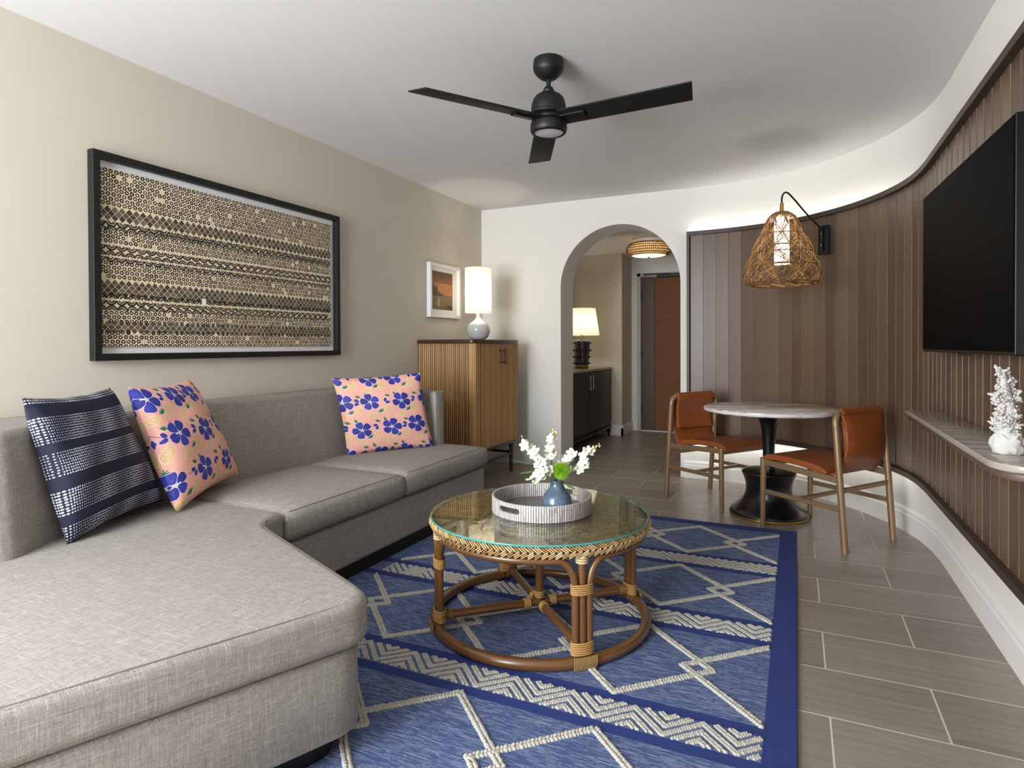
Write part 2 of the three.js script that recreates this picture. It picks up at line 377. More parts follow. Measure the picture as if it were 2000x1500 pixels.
M.plinth = std(new THREE.Color('#0f0d0c'), 0.6);
{
  const S = thing('sectional_sofa', 'grey linen sectional sofa with angled chaise along the cream wall', 'sofa', [0, 0, 0]);
  const A = [0.914, 0.407], B = [-0.407, 0.914], C = [-1.055, -1.385];
  const chaise = (grow) => {
    const c = [C[0] + grow * (A[0] - B[0]), C[1] + grow * (A[1] - B[1])], wd = 0.95 + grow * 2;
    const n = [c[0] + B[0] * wd, c[1] + B[1] * wd];
    return roundPlan([[-2.63, -1.925 - grow * 0.2], [-1.945 + grow, -1.92], [-1.90 + grow * 0.6, -1.765 - grow * 0.4], c, n, [n[0] - A[0] * 0.95, n[1] - A[1] * 0.95], [-2.45, -1.15]], [0, 0.02, 0.09, 0.1, 0.08, 0.05, 0.1]);
  };
  // upholstered bases
  obj('base', rbox(-2.80, -1.955, 0.085, 0.312, -3.765, -1.9, 0.02, 3), M.sofa, S);
  obj('chaise_base', planSolid(chaise(-0.02), 0.085, 0.318, 0.014, 3), M.sofa, S);
  obj('plinth', merge([box(-2.7, -1.985, 0.0132, 0.086, -3.72, -1.9), planSolid(chaise(-0.075), 0.0132, 0.086, 0.002, 1)]), M.plinth, S);
  // seat cushions
  function cushion(x0, x1, z0, z1) {
    const w = x1 - x0, d = z1 - z0, g = new RoundedBoxGeometry(w, 0.135, d, 6, 0.026);
    const p = g.attributes.position;
    for (let i = 0; i < p.count; i++) {
      const u = p.getX(i) / w * 2, v = p.getZ(i) / d * 2;
      if (p.getY(i) > 0.03) p.setY(i, p.getY(i) + 0.016 * (1 - u * u) * (1 - v * v));
    }
    g.translate((x0 + x1) / 2, 0.3805, (z0 + z1) / 2); g.computeVertexNormals();
    return boxUV(g);
  }
  function crowned(x0, x1, z0, z1) { // finer cushion with a softly crowned top
    const w = x1 - x0, d = z1 - z0, N = 14, r = 0.03;
    const g = new THREE.BoxGeometry(w, 0.135, d, N, 4, N), p = g.attributes.position;
    for (let i = 0; i < p.count; i++) {
      let x = p.getX(i), y = p.getY(i), z = p.getZ(i);
      const cx = THREE.MathUtils.clamp(x, -w / 2 + r, w / 2 - r), cy = THREE.MathUtils.clamp(y, -0.0675 + r, 0.0675 - r), cz = THREE.MathUtils.clamp(z, -d / 2 + r, d / 2 - r);
      const dv = V3(x - cx, y - cy, z - cz); if (dv.length() > 1e-6) { dv.normalize().multiplyScalar(r); x = cx + dv.x; y = cy + dv.y; z = cz + dv.z; }
      const u = x / w * 2, v = z / d * 2;
      if (y > 0) y += 0.02 * (1 - u ** 4) * (1 - v ** 4);
      if (Math.abs(y) < 0.06) x += 0.008 * (1 - (y / 0.0675) ** 2) * Math.sign(x) * (Math.abs(u) > 0.9 ? 1 : 0);
      p.setXYZ(i, x, y, z);
    }
    g.computeVertexNormals();
    const q = BGU.toCreasedNormals(g, 1.2); q.translate((x0 + x1) / 2, 0.381, (z0 + z1) / 2);
    return boxUV(q);
  }
  const c1 = obj('seat_cushion', crowned(-2.66, -1.935, -3.785, -2.797), M.sofa, S);
  obj('seam', tube([[-1.955, 0.446, -3.75], [-1.955, 0.449, -3.3], [-1.955, 0.446, -2.83]], 0.0018, 20, 6), M.sofa, c1);
  const c2 = obj('seat_cushion', crowned(-2.66, -1.935, -2.793, -1.924), M.sofa, S);
  obj('seam', tube([[-1.955, 0.446, -2.76], [-1.955, 0.449, -2.36], [-1.955, 0.446, -1.96]], 0.0018, 20, 6), M.sofa, c2);
  const c3 = obj('chaise_cushion', planSolid(chaise(0), 0.322, 0.458, 0.034, 6), M.sofa, S);
  const cp = chaise(-0.016).map(([x, z]) => V3(x, 0.4515, z)).slice(10, 44);
  obj('seam', tube(cp, 0.002, 160, 6), M.sofa, c3);
  // back and its wing at the far end
  const back = roundPlan([[-2.835, -3.79], [-2.6, -3.79], [-2.6, -2.25], [-2.5, -1.62], [-2.375, -1.31], [-2.262, -1.125], [-2.285, -1.0], [-2.36, -0.8], [-2.835, -0.75]], [0.02, 0.02, 0.3, 0.15, 0.1, 0.035, 0.04, 0.05, 0.02]);
  const bg = planSolid(back, 0.1, 0.872, 0.03, 5), bp = bg.attributes.position;
  for (let i = 0; i < bp.count; i++) { const x = bp.getX(i), y = bp.getY(i); bp.setX(i, x - Math.max(0, y - 0.42) * 0.24 * THREE.MathUtils.clamp((x + 2.83) / 0.2, 0, 1)); }
  bg.computeVertexNormals();
  obj('backrest', BGU.toCreasedNormals(bg, 0.6), M.sofa, S);
  obj('wing', planSolid(roundPlan([[-2.835, -3.79], [-2.835, -3.645], [-2.235, -3.58], [-2.235, -3.70]], [0.01, 0.01, 0.02, 0.02]), 0.32, 0.835, 0.022, 4), M.sofa, S);
}
// ---- cushions
function pillowGeo(c, puff, bend = 0.075, n = 34) { // c: TL, TR, BL, BR corners
  const [TL, TR, BL, BR] = c.map((q) => V3(...q));
  const N = TR.clone().sub(BL).cross(TL.clone().sub(BR)).normalize();
  const parts = [];
  for (const side of [1, -1]) {
    const pos = [], uv = [], idx = [];
    for (let j = 0; j <= n; j++) for (let i = 0; i <= n; i++) {
      const s = i / n * 2 - 1, t = j / n * 2 - 1;
      const ss = s * (1 - bend * (1 - t * t)), tt = t * (1 - bend * (1 - s * s)), u = (ss + 1) / 2, v = (tt + 1) / 2;
      const P = BL.clone().multiplyScalar((1 - u) * (1 - v)).addScaledVector(BR, u * (1 - v)).addScaledVector(TL, (1 - u) * v).addScaledVector(TR, u * v);
      const h = puff * Math.pow(Math.max(0, (1 - s * s) * (1 - t * t)), 0.42) * (1 + 0.05 * Math.sin(5 * s + 3 * t) + 0.04 * Math.sin(7 * t - 4 * s));
      P.addScaledVector(N, side * h);
      pos.push(P.x, P.y, P.z); uv.push(i / n, j / n);
    }
    for (let j = 0; j < n; j++) for (let i = 0; i < n; i++) { const a = j * (n + 1) + i, b = a + 1, d = a + n + 1, e = d + 1; side > 0 ? idx.push(a, b, d, b, e, d) : idx.push(a, d, b, b, d, e); }
    const g = new THREE.BufferGeometry(); g.setAttribute('position', new THREE.Float32BufferAttribute(pos, 3)); g.setAttribute('uv', new THREE.Float32BufferAttribute(uv, 2)); g.setIndex(idx); g.computeVertexNormals(); parts.push(g);
  }
  return merge(parts);
}
const navyTex = canvasTex(1024, 1024, (c, w, h) => {
  c.fillStyle = rgb(24, 27, 50); c.fillRect(0, 0, w, h);
  for (let i = 0; i < 2000; i++) { const k = rr(-6, 10); c.fillStyle = rgb(26 + k, 29 + k, 54 + k, 0.3); c.fillRect(rr(0, w), rr(0, h), rr(5, 40), 2); }
  const bands = [[-40, 56], [148, 330], [398, 574], [660, 832], [898, 1012]];
  for (const [a, b] of bands) {
    for (let y = a + 9; y < b; y += 19) for (let x = 6; x < w; x += 15.5) {
      const q = 0.8 + 0.2 * Math.sin(x * 0.02 + y * 0.01); c.fillStyle = rgb(228, 228, 232, 0.95);
      c.beginPath(); c.ellipse(x + rr(-1.5, 1.5), y + rr(-1.5, 1.5), 5.6 * q, 6 * q, 0, 0, 7); c.fill();
    }
  }
});
navyTex.repeat.set(1, 1);
function drawFloral(c, w, h) {
  c.fillStyle = rgb(238, 176, 162); c.fillRect(0, 0, w, h);
  for (let i = 0; i < 120; i++) { c.fillStyle = rgb(245, 178, 160 + rr(-10, 10), 0.15); c.beginPath(); c.ellipse(rr(0, w), rr(0, h), rr(20, 90), rr(10, 40), rr(0, 3), 0, 7); c.fill(); }
  function wrap(x, y, f) { for (const ox of [-w, 0, w]) for (const oy of [-h, 0, h]) { if (x + ox < -170 || x + ox > w + 170 || y + oy < -170 || y + oy > h + 170) continue; c.save(); c.translate(x + ox, y + oy); f(); c.restore(); } }
  function leaf(x, y, s, a) {
    wrap(x, y, () => {
      c.rotate(a); c.beginPath(); c.moveTo(0, -s); c.bezierCurveTo(s * 0.75, -s * 0.5, s * 0.6, s * 0.6, 0, s); c.bezierCurveTo(-s * 0.6, s * 0.6, -s * 0.75, -s * 0.5, 0, -s);
      c.fillStyle = rgb(220, 184, 138); c.fill(); c.strokeStyle = rgb(248, 216, 186); c.lineWidth = 4; c.stroke();
      c.lineWidth = 2; c.beginPath(); c.moveTo(0, -s); c.lineTo(0, s); for (let k = -2; k <= 2; k++) { c.moveTo(0, k * s * 0.28); c.lineTo(s * 0.35, k * s * 0.28 - s * 0.2); c.moveTo(0, k * s * 0.28); c.lineTo(-s * 0.35, k * s * 0.28 - s * 0.2); } c.stroke();
    });
  }
  function flower(x, y, s, a) {
    wrap(x, y, () => {
      c.rotate(a);
      for (let k = 0; k < 5; k++) {
        c.save(); c.rotate(k * Math.PI * 2 / 5); c.translate(0, -s * 0.14); c.scale(0.88, 1); c.beginPath(); c.moveTo(0, 0); c.bezierCurveTo(-s * 0.62, -s * 0.3, -s * 0.6, -s * 0.98, -s * 0.2, -s * 0.93); c.bezierCurveTo(-s * 0.02, -s * 1.08, s * 0.14, -s * 0.9, s * 0.24, -s * 0.95); c.bezierCurveTo(s * 0.6, -s * 0.9, s * 0.5, -s * 0.25, 0, 0);
        c.strokeStyle = rgb(222, 200, 226); c.lineWidth = 8; c.stroke(); c.fillStyle = k % 2 ? rgb(50, 56, 156) : rgb(42, 46, 136); c.fill();
        c.strokeStyle = rgb(92, 106, 204, 0.7); c.lineWidth = 2.2; c.beginPath(); for (const q of [-0.25, 0, 0.25]) { c.moveTo(0, -s * 0.2); c.lineTo(q * s, -s * 0.78); } c.stroke(); c.restore();
      }
      c.strokeStyle = rgb(226, 230, 238); c.lineWidth = 10; c.beginPath(); c.moveTo(0, 0); c.lineTo(s * 0.1, s * 0.42); c.stroke(); c.fillStyle = rgb(186, 212, 204); c.beginPath(); c.arc(0, 0, s * 0.13, 0, 7); c.fill();
    });
  }
  function bud(x, y, s, a) { wrap(x, y, () => { c.rotate(a); c.fillStyle = rgb(44, 48, 150); c.strokeStyle = rgb(226, 205, 226); c.lineWidth = 5; for (const q of [-0.5, 0.5]) { c.beginPath(); c.ellipse(q * s, 0, s * 0.62, s * 0.4, q * 2, 0, 7); c.stroke(); c.fill(); } c.strokeStyle = rgb(60, 50, 90); c.lineWidth = 3; c.beginPath(); c.moveTo(0, 0); c.quadraticCurveTo(-s * 0.4, s, -s * 1.2, s * 1.6); c.stroke(); }); }
  function sprig(x, y, s, a) { wrap(x, y, () => { c.rotate(a); c.fillStyle = rgb(236, 206, 172); c.beginPath(); c.ellipse(0, -s * 0.3, s * 0.75, s * 0.6, 0, 0, 7); c.fill(); c.fillStyle = rgb(46, 108, 84); for (let k = 0; k < 5; k++) { c.save(); c.rotate(-1 + k * 0.5); c.beginPath(); c.ellipse(0, -s * 0.5, s * 0.14, s * 0.5, 0, 0, 7); c.fill(); c.restore(); } }); }
  for (let j = 0; j < 3; j++) for (let i = 0; i < 3; i++) {
    const x = (i + 0.5 * (j % 2) + 0.15) * w / 3, y = (j + 0.4) * h / 3;
    leaf(x + 165, y + 105, 78, 0.4); leaf(x - 20, y + 172, 66, 1.3);
    sprig(x + 190, y - 75, 40, 0.3); sprig(x + 95, y + 130, 46, -0.5); sprig(x - 70, y - 100, 40, 1.1);
    flower(x + rr(-26, 26), y + rr(-26, 26), rr(84, 108), rr(0, 6.28)); bud(x + 168, y - 16, rr(40, 54), rr(0, 6.28));
  }
}
const floralTex = canvasTex(1024, 1024, drawFloral);
const floralTex2 = floralTex.clone(); floralTex2.offset.set(0.37, 0.21); floralTex2.needsUpdate = true;
M.navyCloth = std(0xffffff, 0.85, { map: navyTex });
M.floral = std(0xffffff, 0.62, { map: floralTex });
M.floral2 = std(0xffffff, 0.62, { map: floralTex2 });
tag(obj('throw_pillow', pillowGeo([[-2.38, 0.98, -1.183], [-2.60, 0.98, -1.616], [-2.315, 0.452, -1.285], [-2.465, 0.487, -1.755]], 0.085), M.navyCloth), 'navy throw pillow with bands of white dots leaning on the sofa back', 'pillow');
tag(obj('throw_pillow', pillowGeo([[-2.52, 0.985, -1.635], [-2.68, 0.99, -2.045], [-2.325, 0.458, -1.71], [-2.56, 0.505, -2.225]], 0.088), M.floral), 'pink throw pillow with blue flowers beside the navy pillow', 'pillow');
tag(obj('throw_pillow', pillowGeo([[-2.67, 0.945, -3.045], [-2.285, 0.97, -3.465], [-2.56, 0.457, -3.055], [-2.225, 0.465, -3.54]], 0.078, 0.05), M.floral2), 'pink throw pillow with blue flowers in the sofa corner by the slatted cabinet', 'pillow');

// ---- rug
{
  const X0 = -2.42, X1 = 0.006, Z0 = -4.085, Z1 = -1.02, W = X1 - X0, L = Z1 - Z0, BO = 0.09;
  const PX = 1600, PY = Math.round(PX * L / W), k = PX / W;
  const bandC = [-3.33, -2.585, -1.843, -1.1];
  const rugTex = canvasTex(PX, PY, (c, w, h) => {
    c.fillStyle = rgb(80, 97, 138); c.fillRect(0, 0, w, h);
    for (let y = 0; y < h; y += 4) { c.fillStyle = rgb(48, 66, 114, 0.75); c.fillRect(0, y, w, 1.7); }
    for (let i = 0; i < 60000; i++) { const y = Math.floor(rr(0, h / 4)) * 4 + 2, x = rr(0, w), l = rr(4, 34); c.fillStyle = rgb(186, 193, 206, rr(0.15, 0.7)); c.fillRect(x, y, l, 1.5); }
    for (let i = 0; i < 14000; i++) { const y = Math.floor(rr(0, h / 4)) * 4 + 1, x = rr(0, w), l = rr(4, 40); c.fillStyle = rgb(44, 62, 116, rr(0.15, 0.4)); c.fillRect(x, y, l, 2.5); }
    const zy = (z) => (z - Z0) * k;
    const blue = (x, y, ww, hh, vertical) => {
      c.fillStyle = rgb(37, 55, 120); c.fillRect(x, y, ww, hh);
      for (let a = 0; a < (vertical ? ww : hh) ; a += 5) { c.fillStyle = rgb(26, 40, 94, 0.55); vertical ? c.fillRect(x + a, y, 1.6, hh) : c.fillRect(x, y + a, ww, 1.6); }
      for (let n = 0; n < ww * hh / 60; n++) { const q = rr(-14, 16); c.fillStyle = rgb(39 + q, 57 + q, 122 + q, 0.35); c.fillRect(x + rr(0, ww), y + rr(0, hh), 3, 3); }
    };
    for (const z of bandC) { blue(0, zy(z - 0.107), w, 0.046 * k, false); blue(0, zy(z + 0.061), w, 0.046 * k, false); c.fillStyle = rgb(98, 108, 140, 0.7); c.fillRect(0, zy(z - 0.06), w, 0.12 * k); }
    blue(0, 0, w, BO * k, false); blue(0, h - BO * k, w, BO * k, false); blue(0, 0, BO * k, h, true); blue(w - BO * k, 0, BO * k, h, true);
  });
  const g = new RoundedBoxGeometry(W, 0.012, L, 2, 0.004), p = g.attributes.position, uv = new Float32Array(p.count * 2);
  for (let i = 0; i < p.count; i++) { uv[i * 2] = (p.getX(i) + W / 2) / W; uv[i * 2 + 1] = 1 - (p.getZ(i) + L / 2) / L; }
  g.setAttribute('uv', new THREE.BufferAttribute(uv, 2)); g.translate((X0 + X1) / 2, 0.0065, (Z0 + Z1) / 2);
  const rugBump = canvasTex(256, 256, (c, w, h) => { for (let y = 0; y < h; y += 8) for (let x = 0; x < w; x += 8) { const v = rr(60, 220); c.fillStyle = rgb(v, v, v); c.fillRect(x, y, 8, 6); } }, 0.05, 0.05, false);
  const R = thing('area_rug', 'blue flatweave rug with raised white diamond and zigzag cords', 'rug');
  obj('flatweave', g, std(0xffffff, 0.95, { map: rugTex, bumpMap: rugBump, bumpScale: 0.0006 }), R);
  // raised cords: rows of small woollen knots
  const knots = [];
  function cord(x0, z0, x1, z1, wide, clip, size = 1.0) {
    const L2 = Math.hypot(x1 - x0, z1 - z0), n = Math.round(L2 / (0.0115 * size)), dx = (x1 - x0) / L2, dz = (z1 - z0) / L2;
    for (let i = 0; i <= n; i++) for (const side of [-1, 1]) {
      const t = (i + (side > 0 ? 0.5 : 0)) / n, x = x0 + (x1 - x0) * t - dz * side * wide, z = z0 + (z1 - z0) * t + dx * side * wide;
      if (x > X1 - BO - 0.004 || x < X0 + BO) continue;
      if (clip && (z < clip[0] || z > clip[1])) continue;
      if (z < Z0 + BO || z > Z1 - BO || z > -1.15) continue;
      if (x < -1.9 && z < -2.0) continue;
      knots.push([x, z, Math.atan2(dx, dz) + side * 0.6, size]);
    }
  }
  const edges = [[Z0 + BO + 0.045, -3.437 - 0.005], [-3.223, -2.692], [-2.478, -1.95], [-1.736, -1.207]];
  for (const [zt, zb] of edges) {
    const zm = (zt + zb) / 2;
    for (let q = 0; q < 6; q++) {
      const xc = -0.312 - q * 0.456;
      for (const sgn of [1, -1]) { cord(xc - sgn * 0.228, zt, xc + sgn * 0.05, zm, 0.0068); cord(xc + sgn * 0.05, zm, xc - sgn * 0.228, zb, 0.0068); }
    }
  }
  for (const z of bandC) for (let q = -2; q < 26; q++) for (let r = -3; r <= 3; r++) {
    const x = -0.25 - 0.1025 * q, up = q % 2 === 0 ? 1 : -1;
    cord(x, z - 0.05 * up + r * 0.042, x - 0.1025, z + 0.05 * up + r * 0.042, 0.0046, [z - 0.058, z + 0.058], 0.74);
  }
  const ig = new THREE.IcosahedronGeometry(1, 1), im = new THREE.InstancedMesh(ig, std(new THREE.Color('#b4b0a6'), 0.95), knots.length);
  const mt = new THREE.Matrix4(), qt = new THREE.Quaternion();
  knots.forEach(([x, z, a, size], i) => { const s = rr(0.85, 1.2) * size; mt.compose(V3(x, 0.0135, z), qt.setFromEuler(new THREE.Euler(0, a, 0)), V3(0.0064 * s, 0.0068 * s, 0.0088 * s)); im.setMatrixAt(i, mt); });
  im.name = 'raised_cord'; im.userData.kind = 'stuff'; im.castShadow = im.receiveShadow = true; R.add(im);
}

// ================================================================ COFFEE TABLE AND WHAT STANDS ON IT
const caneTex = woodTex([106, 69, 36], 44, 0.25, 0.12, { streaks: 700, w: 512, h: 256 });
M.rattan = phys(0xffffff, 0.32, { map: caneTex, clearcoat: 0.4, clearcoatRoughness: 0.25 });
M.binding = [std(new THREE.Color('#b58a52'), 0.5), std(new THREE.Color('#8d6130'), 0.5)];
M.strand = ['#c3a473', '#b39160', '#d0b68a', '#a07f4e'].map((c) => std(new THREE.Color(c), 0.55));
const basketTex = canvasTex(1024, 1024, (c, w, h) => {
  c.fillStyle = rgb(74, 54, 30); c.fillRect(0, 0, w, h);
  const s = 32;
  for (let y = 0; y < h; y += s) for (let x = 0; x < w; x += s) {
    const hor = ((x + y) / s) % 2 === 0;
    for (let q = 0; q < 4; q++) { const v = rr(-70, 50), o = q * s / 4; c.fillStyle = rgb(184 + v, 142 + v, 82 + v * 0.8, 0.95); hor ? c.fillRect(x + 1, y + o + 1, s - 2, s / 4 - 1.6) : c.fillRect(x + o + 1, y + 1, s / 4 - 1.6, s - 2); }
  }
  for (let i = 0; i < 500; i++) { c.fillStyle = rgb(60, 42, 22, rr(0.05, 0.2)); c.beginPath(); c.arc(rr(0, w), rr(0, h), rr(6, 40), 0, 7); c.fill(); }
}, 1.0, 1.0);
{
  const T = thing('coffee_table', 'round rattan coffee table with woven rim and glass top on the blue rug', 'table', [-0.975, 0.013, -2.37]);
  const dg = Math.PI / 180, polar = (r, a, y) => V3(r * Math.cos(a * dg), y, r * Math.sin(a * dg));
  const az0 = 47, R = 0.425;
  // floor ring and cross stretchers
  obj('floor_ring', new THREE.TorusGeometry(0.437, 0.021, 12, 96).rotateX(Math.PI / 2).translate(0, 0.0225, 0), M.rattan, T);
  for (let k = 0; k < 2; k++) obj('stretcher', rod(polar(0.42, az0 + k * 90, 0.062).toArray(), polar(0.42, az0 + 180 + k * 90, 0.062).toArray(), 0.0165, 0.0165, 14), M.rattan, T);
  const cb = obj('centre_post', rod([0, 0.06, 0], [0, 0.425, 0], 0.0165, 0.0165, 14), M.rattan, T);
  function wraps(list) { return merge(list.map(([y, r, n, th]) => { const a = []; for (let i = 0; i < n; i++) a.push(new THREE.TorusGeometry(r, th, 6, 20).rotateX(Math.PI / 2).translate(0, y + i * th * 2.2, 0)); return merge(a); })); }
  obj('binding', wraps([[0.085, 0.018, 4, 0.0032]]), M.binding[0], cb);
  for (let k = 0; k < 4; k++) {
    const st = new THREE.Matrix4();
    for (const [rad, m] of [[0.045, 0], [0.375, 1]]) {
      const a = (az0 + k * 90), p = polar(rad, a, 0.062), g = [];
      for (let i = 0; i < 5; i++) { const t = new THREE.TorusGeometry(0.0185, 0.003, 6, 18); t.rotateY(Math.PI / 2 - a * dg + 0); const o = polar(rad + i * 0.0058, a, 0.062); t.translate(o.x, o.y, o.z); g.push(t); }
      obj('binding', merge(g), M.binding[m], T);
    }
  }
  // legs: three canes, bindings, and arched rails between them
  for (let k = 0; k < 4; k++) {
    const a = az0 + k * 90, c = polar(R, a, 0), leg = new THREE.Group(); leg.name = 'leg'; T.add(leg);
    obj('pole', rod([c.x, 0.02, c.z], [c.x, 0.408, c.z], 0.0155, 0.0145, 14), M.rattan, leg);
    const oval = (y, n, th, rx, rz, mat) => {
      const g = []; for (let i = 0; i < n; i++) { const pts = []; for (let q = 0; q < 18; q++) { const t = q / 18 * Math.PI * 2; pts.push(V3(rx * Math.cos(t), y + i * th * 2.15, rz * Math.sin(t))); } g.push(tube(pts, th, 26, 6, true)); }
      const m = merge(g); m.rotateY(Math.PI / 2 - a * dg); m.translate(c.x, 0, c.z); obj('binding', m, mat, leg);
    };
    oval(0.05, 6, 0.0036, 0.042, 0.021, M.binding[0]);
    oval(0.262, 5, 0.0036, 0.041, 0.02, M.binding[0]);
    oval(0.372, 5, 0.0042, 0.0195, 0.0195, M.strand[2]);
    // splayed strands lashing the leg to the floor ring
    const lash = []; for (let i = -7; i <= 7; i++) { const o = a + i * 0.75; lash.push(tube([polar(0.4605, o, 0.05), polar(0.4615, o, 0.025), polar(0.455, o, 0.004)], 0.0028, 6, 5)); }
    obj('lashing', merge(lash), M.strand[3], leg);
    // arch to the next leg
    const pts = [], d0 = 3.6, yA = 0.352, rA = 0.428;
    for (const y of [0.02, 0.1, 0.2, 0.27]) pts.push(polar(rA, a + d0, y));
    for (let i = 1; i <= 6; i++) { const t = i / 6 * Math.PI / 2; pts.push(polar(rA, a + d0 + 8.5 * (1 - Math.cos(t)), 0.27 + (yA - 0.27 + 0.03) * Math.sin(t))); }
    for (let q = a + d0 + 14; q < a + 90 - d0 - 12; q += 5) pts.push(polar(rA, q, yA + 0.03));
    for (let i = 6; i >= 1; i--) { const t = i / 6 * Math.PI / 2; pts.push(polar(rA, a + 90 - d0 - 8.5 * (1 - Math.cos(t)), 0.27 + (yA - 0.27 + 0.03) * Math.sin(t))); }
    for (const y of [0.27, 0.2, 0.1, 0.02]) pts.push(polar(rA, a + 90 - d0, y));
    obj('arched_rail', tube(pts, 0.0135, 150, 10), M.rattan, T);
  }
  // woven top panel
  const panel = lathe([[0, 0.398], [0.43, 0.398], [0.43, 0.434], [0.425, 0.436], [0, 0.436]], 96);
  obj('woven_panel', boxUV(BGU.toCreasedNormals(panel, 0.5)), std(0xffffff, 0.55, { map: basketTex }), T);
  // braided rim: chevrons of paired canes
  const rim = obj('woven_rim', new THREE.TorusGeometry(0.432, 0.018, 10, 96).rotateX(Math.PI / 2).translate(0, 0.417, 0), std(new THREE.Color('#4a3218'), 0.7), T);
  const sg = []; for (const o of [-0.0056, 0, 0.0056]) { const q = new THREE.CapsuleGeometry(0.0023, 0.026, 2, 6); q.rotateZ(0.9); q.translate(o * 1.2, o * 0.6, 0); sg.push(q); }
  const strandA = merge(sg), strandB = strandA.clone(); strandB.applyMatrix4(new THREE.Matrix4().makeRotationZ(-1.8));
  const NS = 116;
  for (let i = 0; i < NS; i++) for (const up of [1, -1]) {
    const a = (i + (up > 0 ? 0 : 0.0)) / NS * Math.PI * 2;
    const m = obj('cane_strand', up > 0 ? strandA : strandB, M.strand[(i * 3 + (up > 0 ? 0 : 1)) % 4], rim);
    const rad = 0.4505, y = 0.417 + up * 0.0098;
    m.position.set(rad * Math.cos(a), y, rad * Math.sin(a)); m.rotation.set(0, Math.PI / 2 - a, 0); m.rotateX(up * -0.45);
  }
  obj('glass_top', lathe([[0, 0.4372], [0.4505, 0.4372], [0.4505, 0.4452], [0, 0.4452]], 128), phys(new THREE.Color('#eef6f3'), 0.015, { transmission: 1, thickness: 0, ior: 1.5 }), T);
  obj('glass_edge', lathe([[0.4508, 0.4372], [0.4525, 0.4385], [0.4525, 0.444], [0.4508, 0.4452]], 128), phys(new THREE.Color('#5fb3ad'), 0.08, { transmission: 0.35, thickness: 0 }), T).userData.label = 'green-blue polished glass edge';
}
const TABLE_Y = 0.459;
// ---- tray
{
  const boneTex = canvasTex(1024, 128, (c, w, h) => {
    c.fillStyle = rgb(120, 116, 116); c.fillRect(0, 0, w, h);
    const n = 64, s = w / n;
    for (let i = 0; i < n; i++) { const v = rr(-18, 14); c.fillStyle = rgb(216 + v, 210 + v, 206 + v); c.fillRect(i * s, 0, s * rr(0.5, 0.62), h); for (let q = 0; q < 9; q++) { c.fillStyle = rgb(140, 132, 132, rr(0.1, 0.4)); c.fillRect(i * s, rr(0, h), s, rr(2, 9)); } }
  }, 1, 1);
  boneTex.repeat.set(2, 1);
  const M1 = std(0xffffff, 0.45, { map: boneTex });
  const T = thing('serving_tray', 'round grey and white striped bone-inlay tray on the glass table top', 'tray', [-0.972, TABLE_Y, -2.39]);
  const tubeG = new THREE.LatheGeometry([[0.198, 0.004], [0.21, 0.0], [0.21, 0.062], [0.207, 0.0645], [0.201, 0.0645], [0.198, 0.062], [0.198, 0.004]].map(([r, y]) => new THREE.Vector2(r, y)), 128);
  const ev = new Evaluator(); ev.useGroups = false;
  let br = new Brush(tubeG, M1); br.updateMatrixWorld();
  for (const a of [107, 287]) {
    const hole = new Brush(new RoundedBoxGeometry(0.105, 0.023, 0.1, 4, 0.011), M1);
    hole.position.set(0.204 * Math.cos(a * Math.PI / 180), 0.037, 0.204 * Math.sin(a * Math.PI / 180)); hole.rotation.y = Math.PI / 2 - a * Math.PI / 180; hole.updateMatrixWorld();
    br = ev.evaluate(br, hole, SUBTRACTION); br.updateMatrixWorld();
  }
  obj('rim', br.geometry, M1, T);
  const flTex = canvasTex(512, 512, (c, w, h) => {
    c.fillStyle = rgb(92, 90, 88); c.fillRect(0, 0, w, h);
    for (let i = 0; i < 260; i++) { const x = rr(0, w), y = rr(0, h), a = rr(0, 3.14), l = rr(20, 60); c.strokeStyle = rgb(150, 148, 145, rr(0.2, 0.7)); c.lineWidth = rr(1, 4); c.beginPath(); c.moveTo(x, y); c.lineTo(x + l * Math.cos(a), y + l * Math.sin(a)); c.stroke(); }
  }, 0.3, 0.3);
  obj('tray_floor', boxUV(lathe([[0, 0.0005], [0.2, 0.0005], [0.2, 0.006], [0, 0.006]], 64)), std(0xffffff, 0.35, { map: flTex }), T);
}
// ---- vase
const VX = -0.866, VZ = -2.292, VY = TABLE_Y + 0.0065;
{
  const vt = canvasTex(512, 512, (c, w, h) => {
    c.fillStyle = rgb(78, 98, 118); c.fillRect(0, 0, w, h);
    for (let i = 0; i < 700; i++) { const v = rr(-26, 30); c.fillStyle = rgb(78 + v, 98 + v, 118 + v, 0.15); c.beginPath(); c.ellipse(rr(0, w), rr(0, h), rr(4, 40), rr(3, 16), rr(0, 3), 0, 7); c.fill(); }
    for (let i = 0; i < 500; i++) { c.fillStyle = rgb(160, 178, 176, rr(0.1, 0.4)); c.beginPath(); c.ellipse(rr(0, w), rr(0, h * 0.2), rr(2, 10), rr(4, 22), 0, 0, 7); c.fill(); }
  }, 1, 1);
  tag(obj('bud_vase', slathe([[0, 0.0], [0.03, 0.001], [0.05, 0.018], [0.061, 0.05], [0.055, 0.083], [0.034, 0.11], [0.0255, 0.13], [0.0275, 0.145], [0.0245, 0.144], [0.0225, 0.13], [0.03, 0.11]], 48, 60).translate(VX, VY, VZ), phys(0xffffff, 0.22, { map: vt, clearcoat: 0.6, clearcoatRoughness: 0.1 })), 'small glazed blue-grey vase standing in the striped tray', 'vase');
}
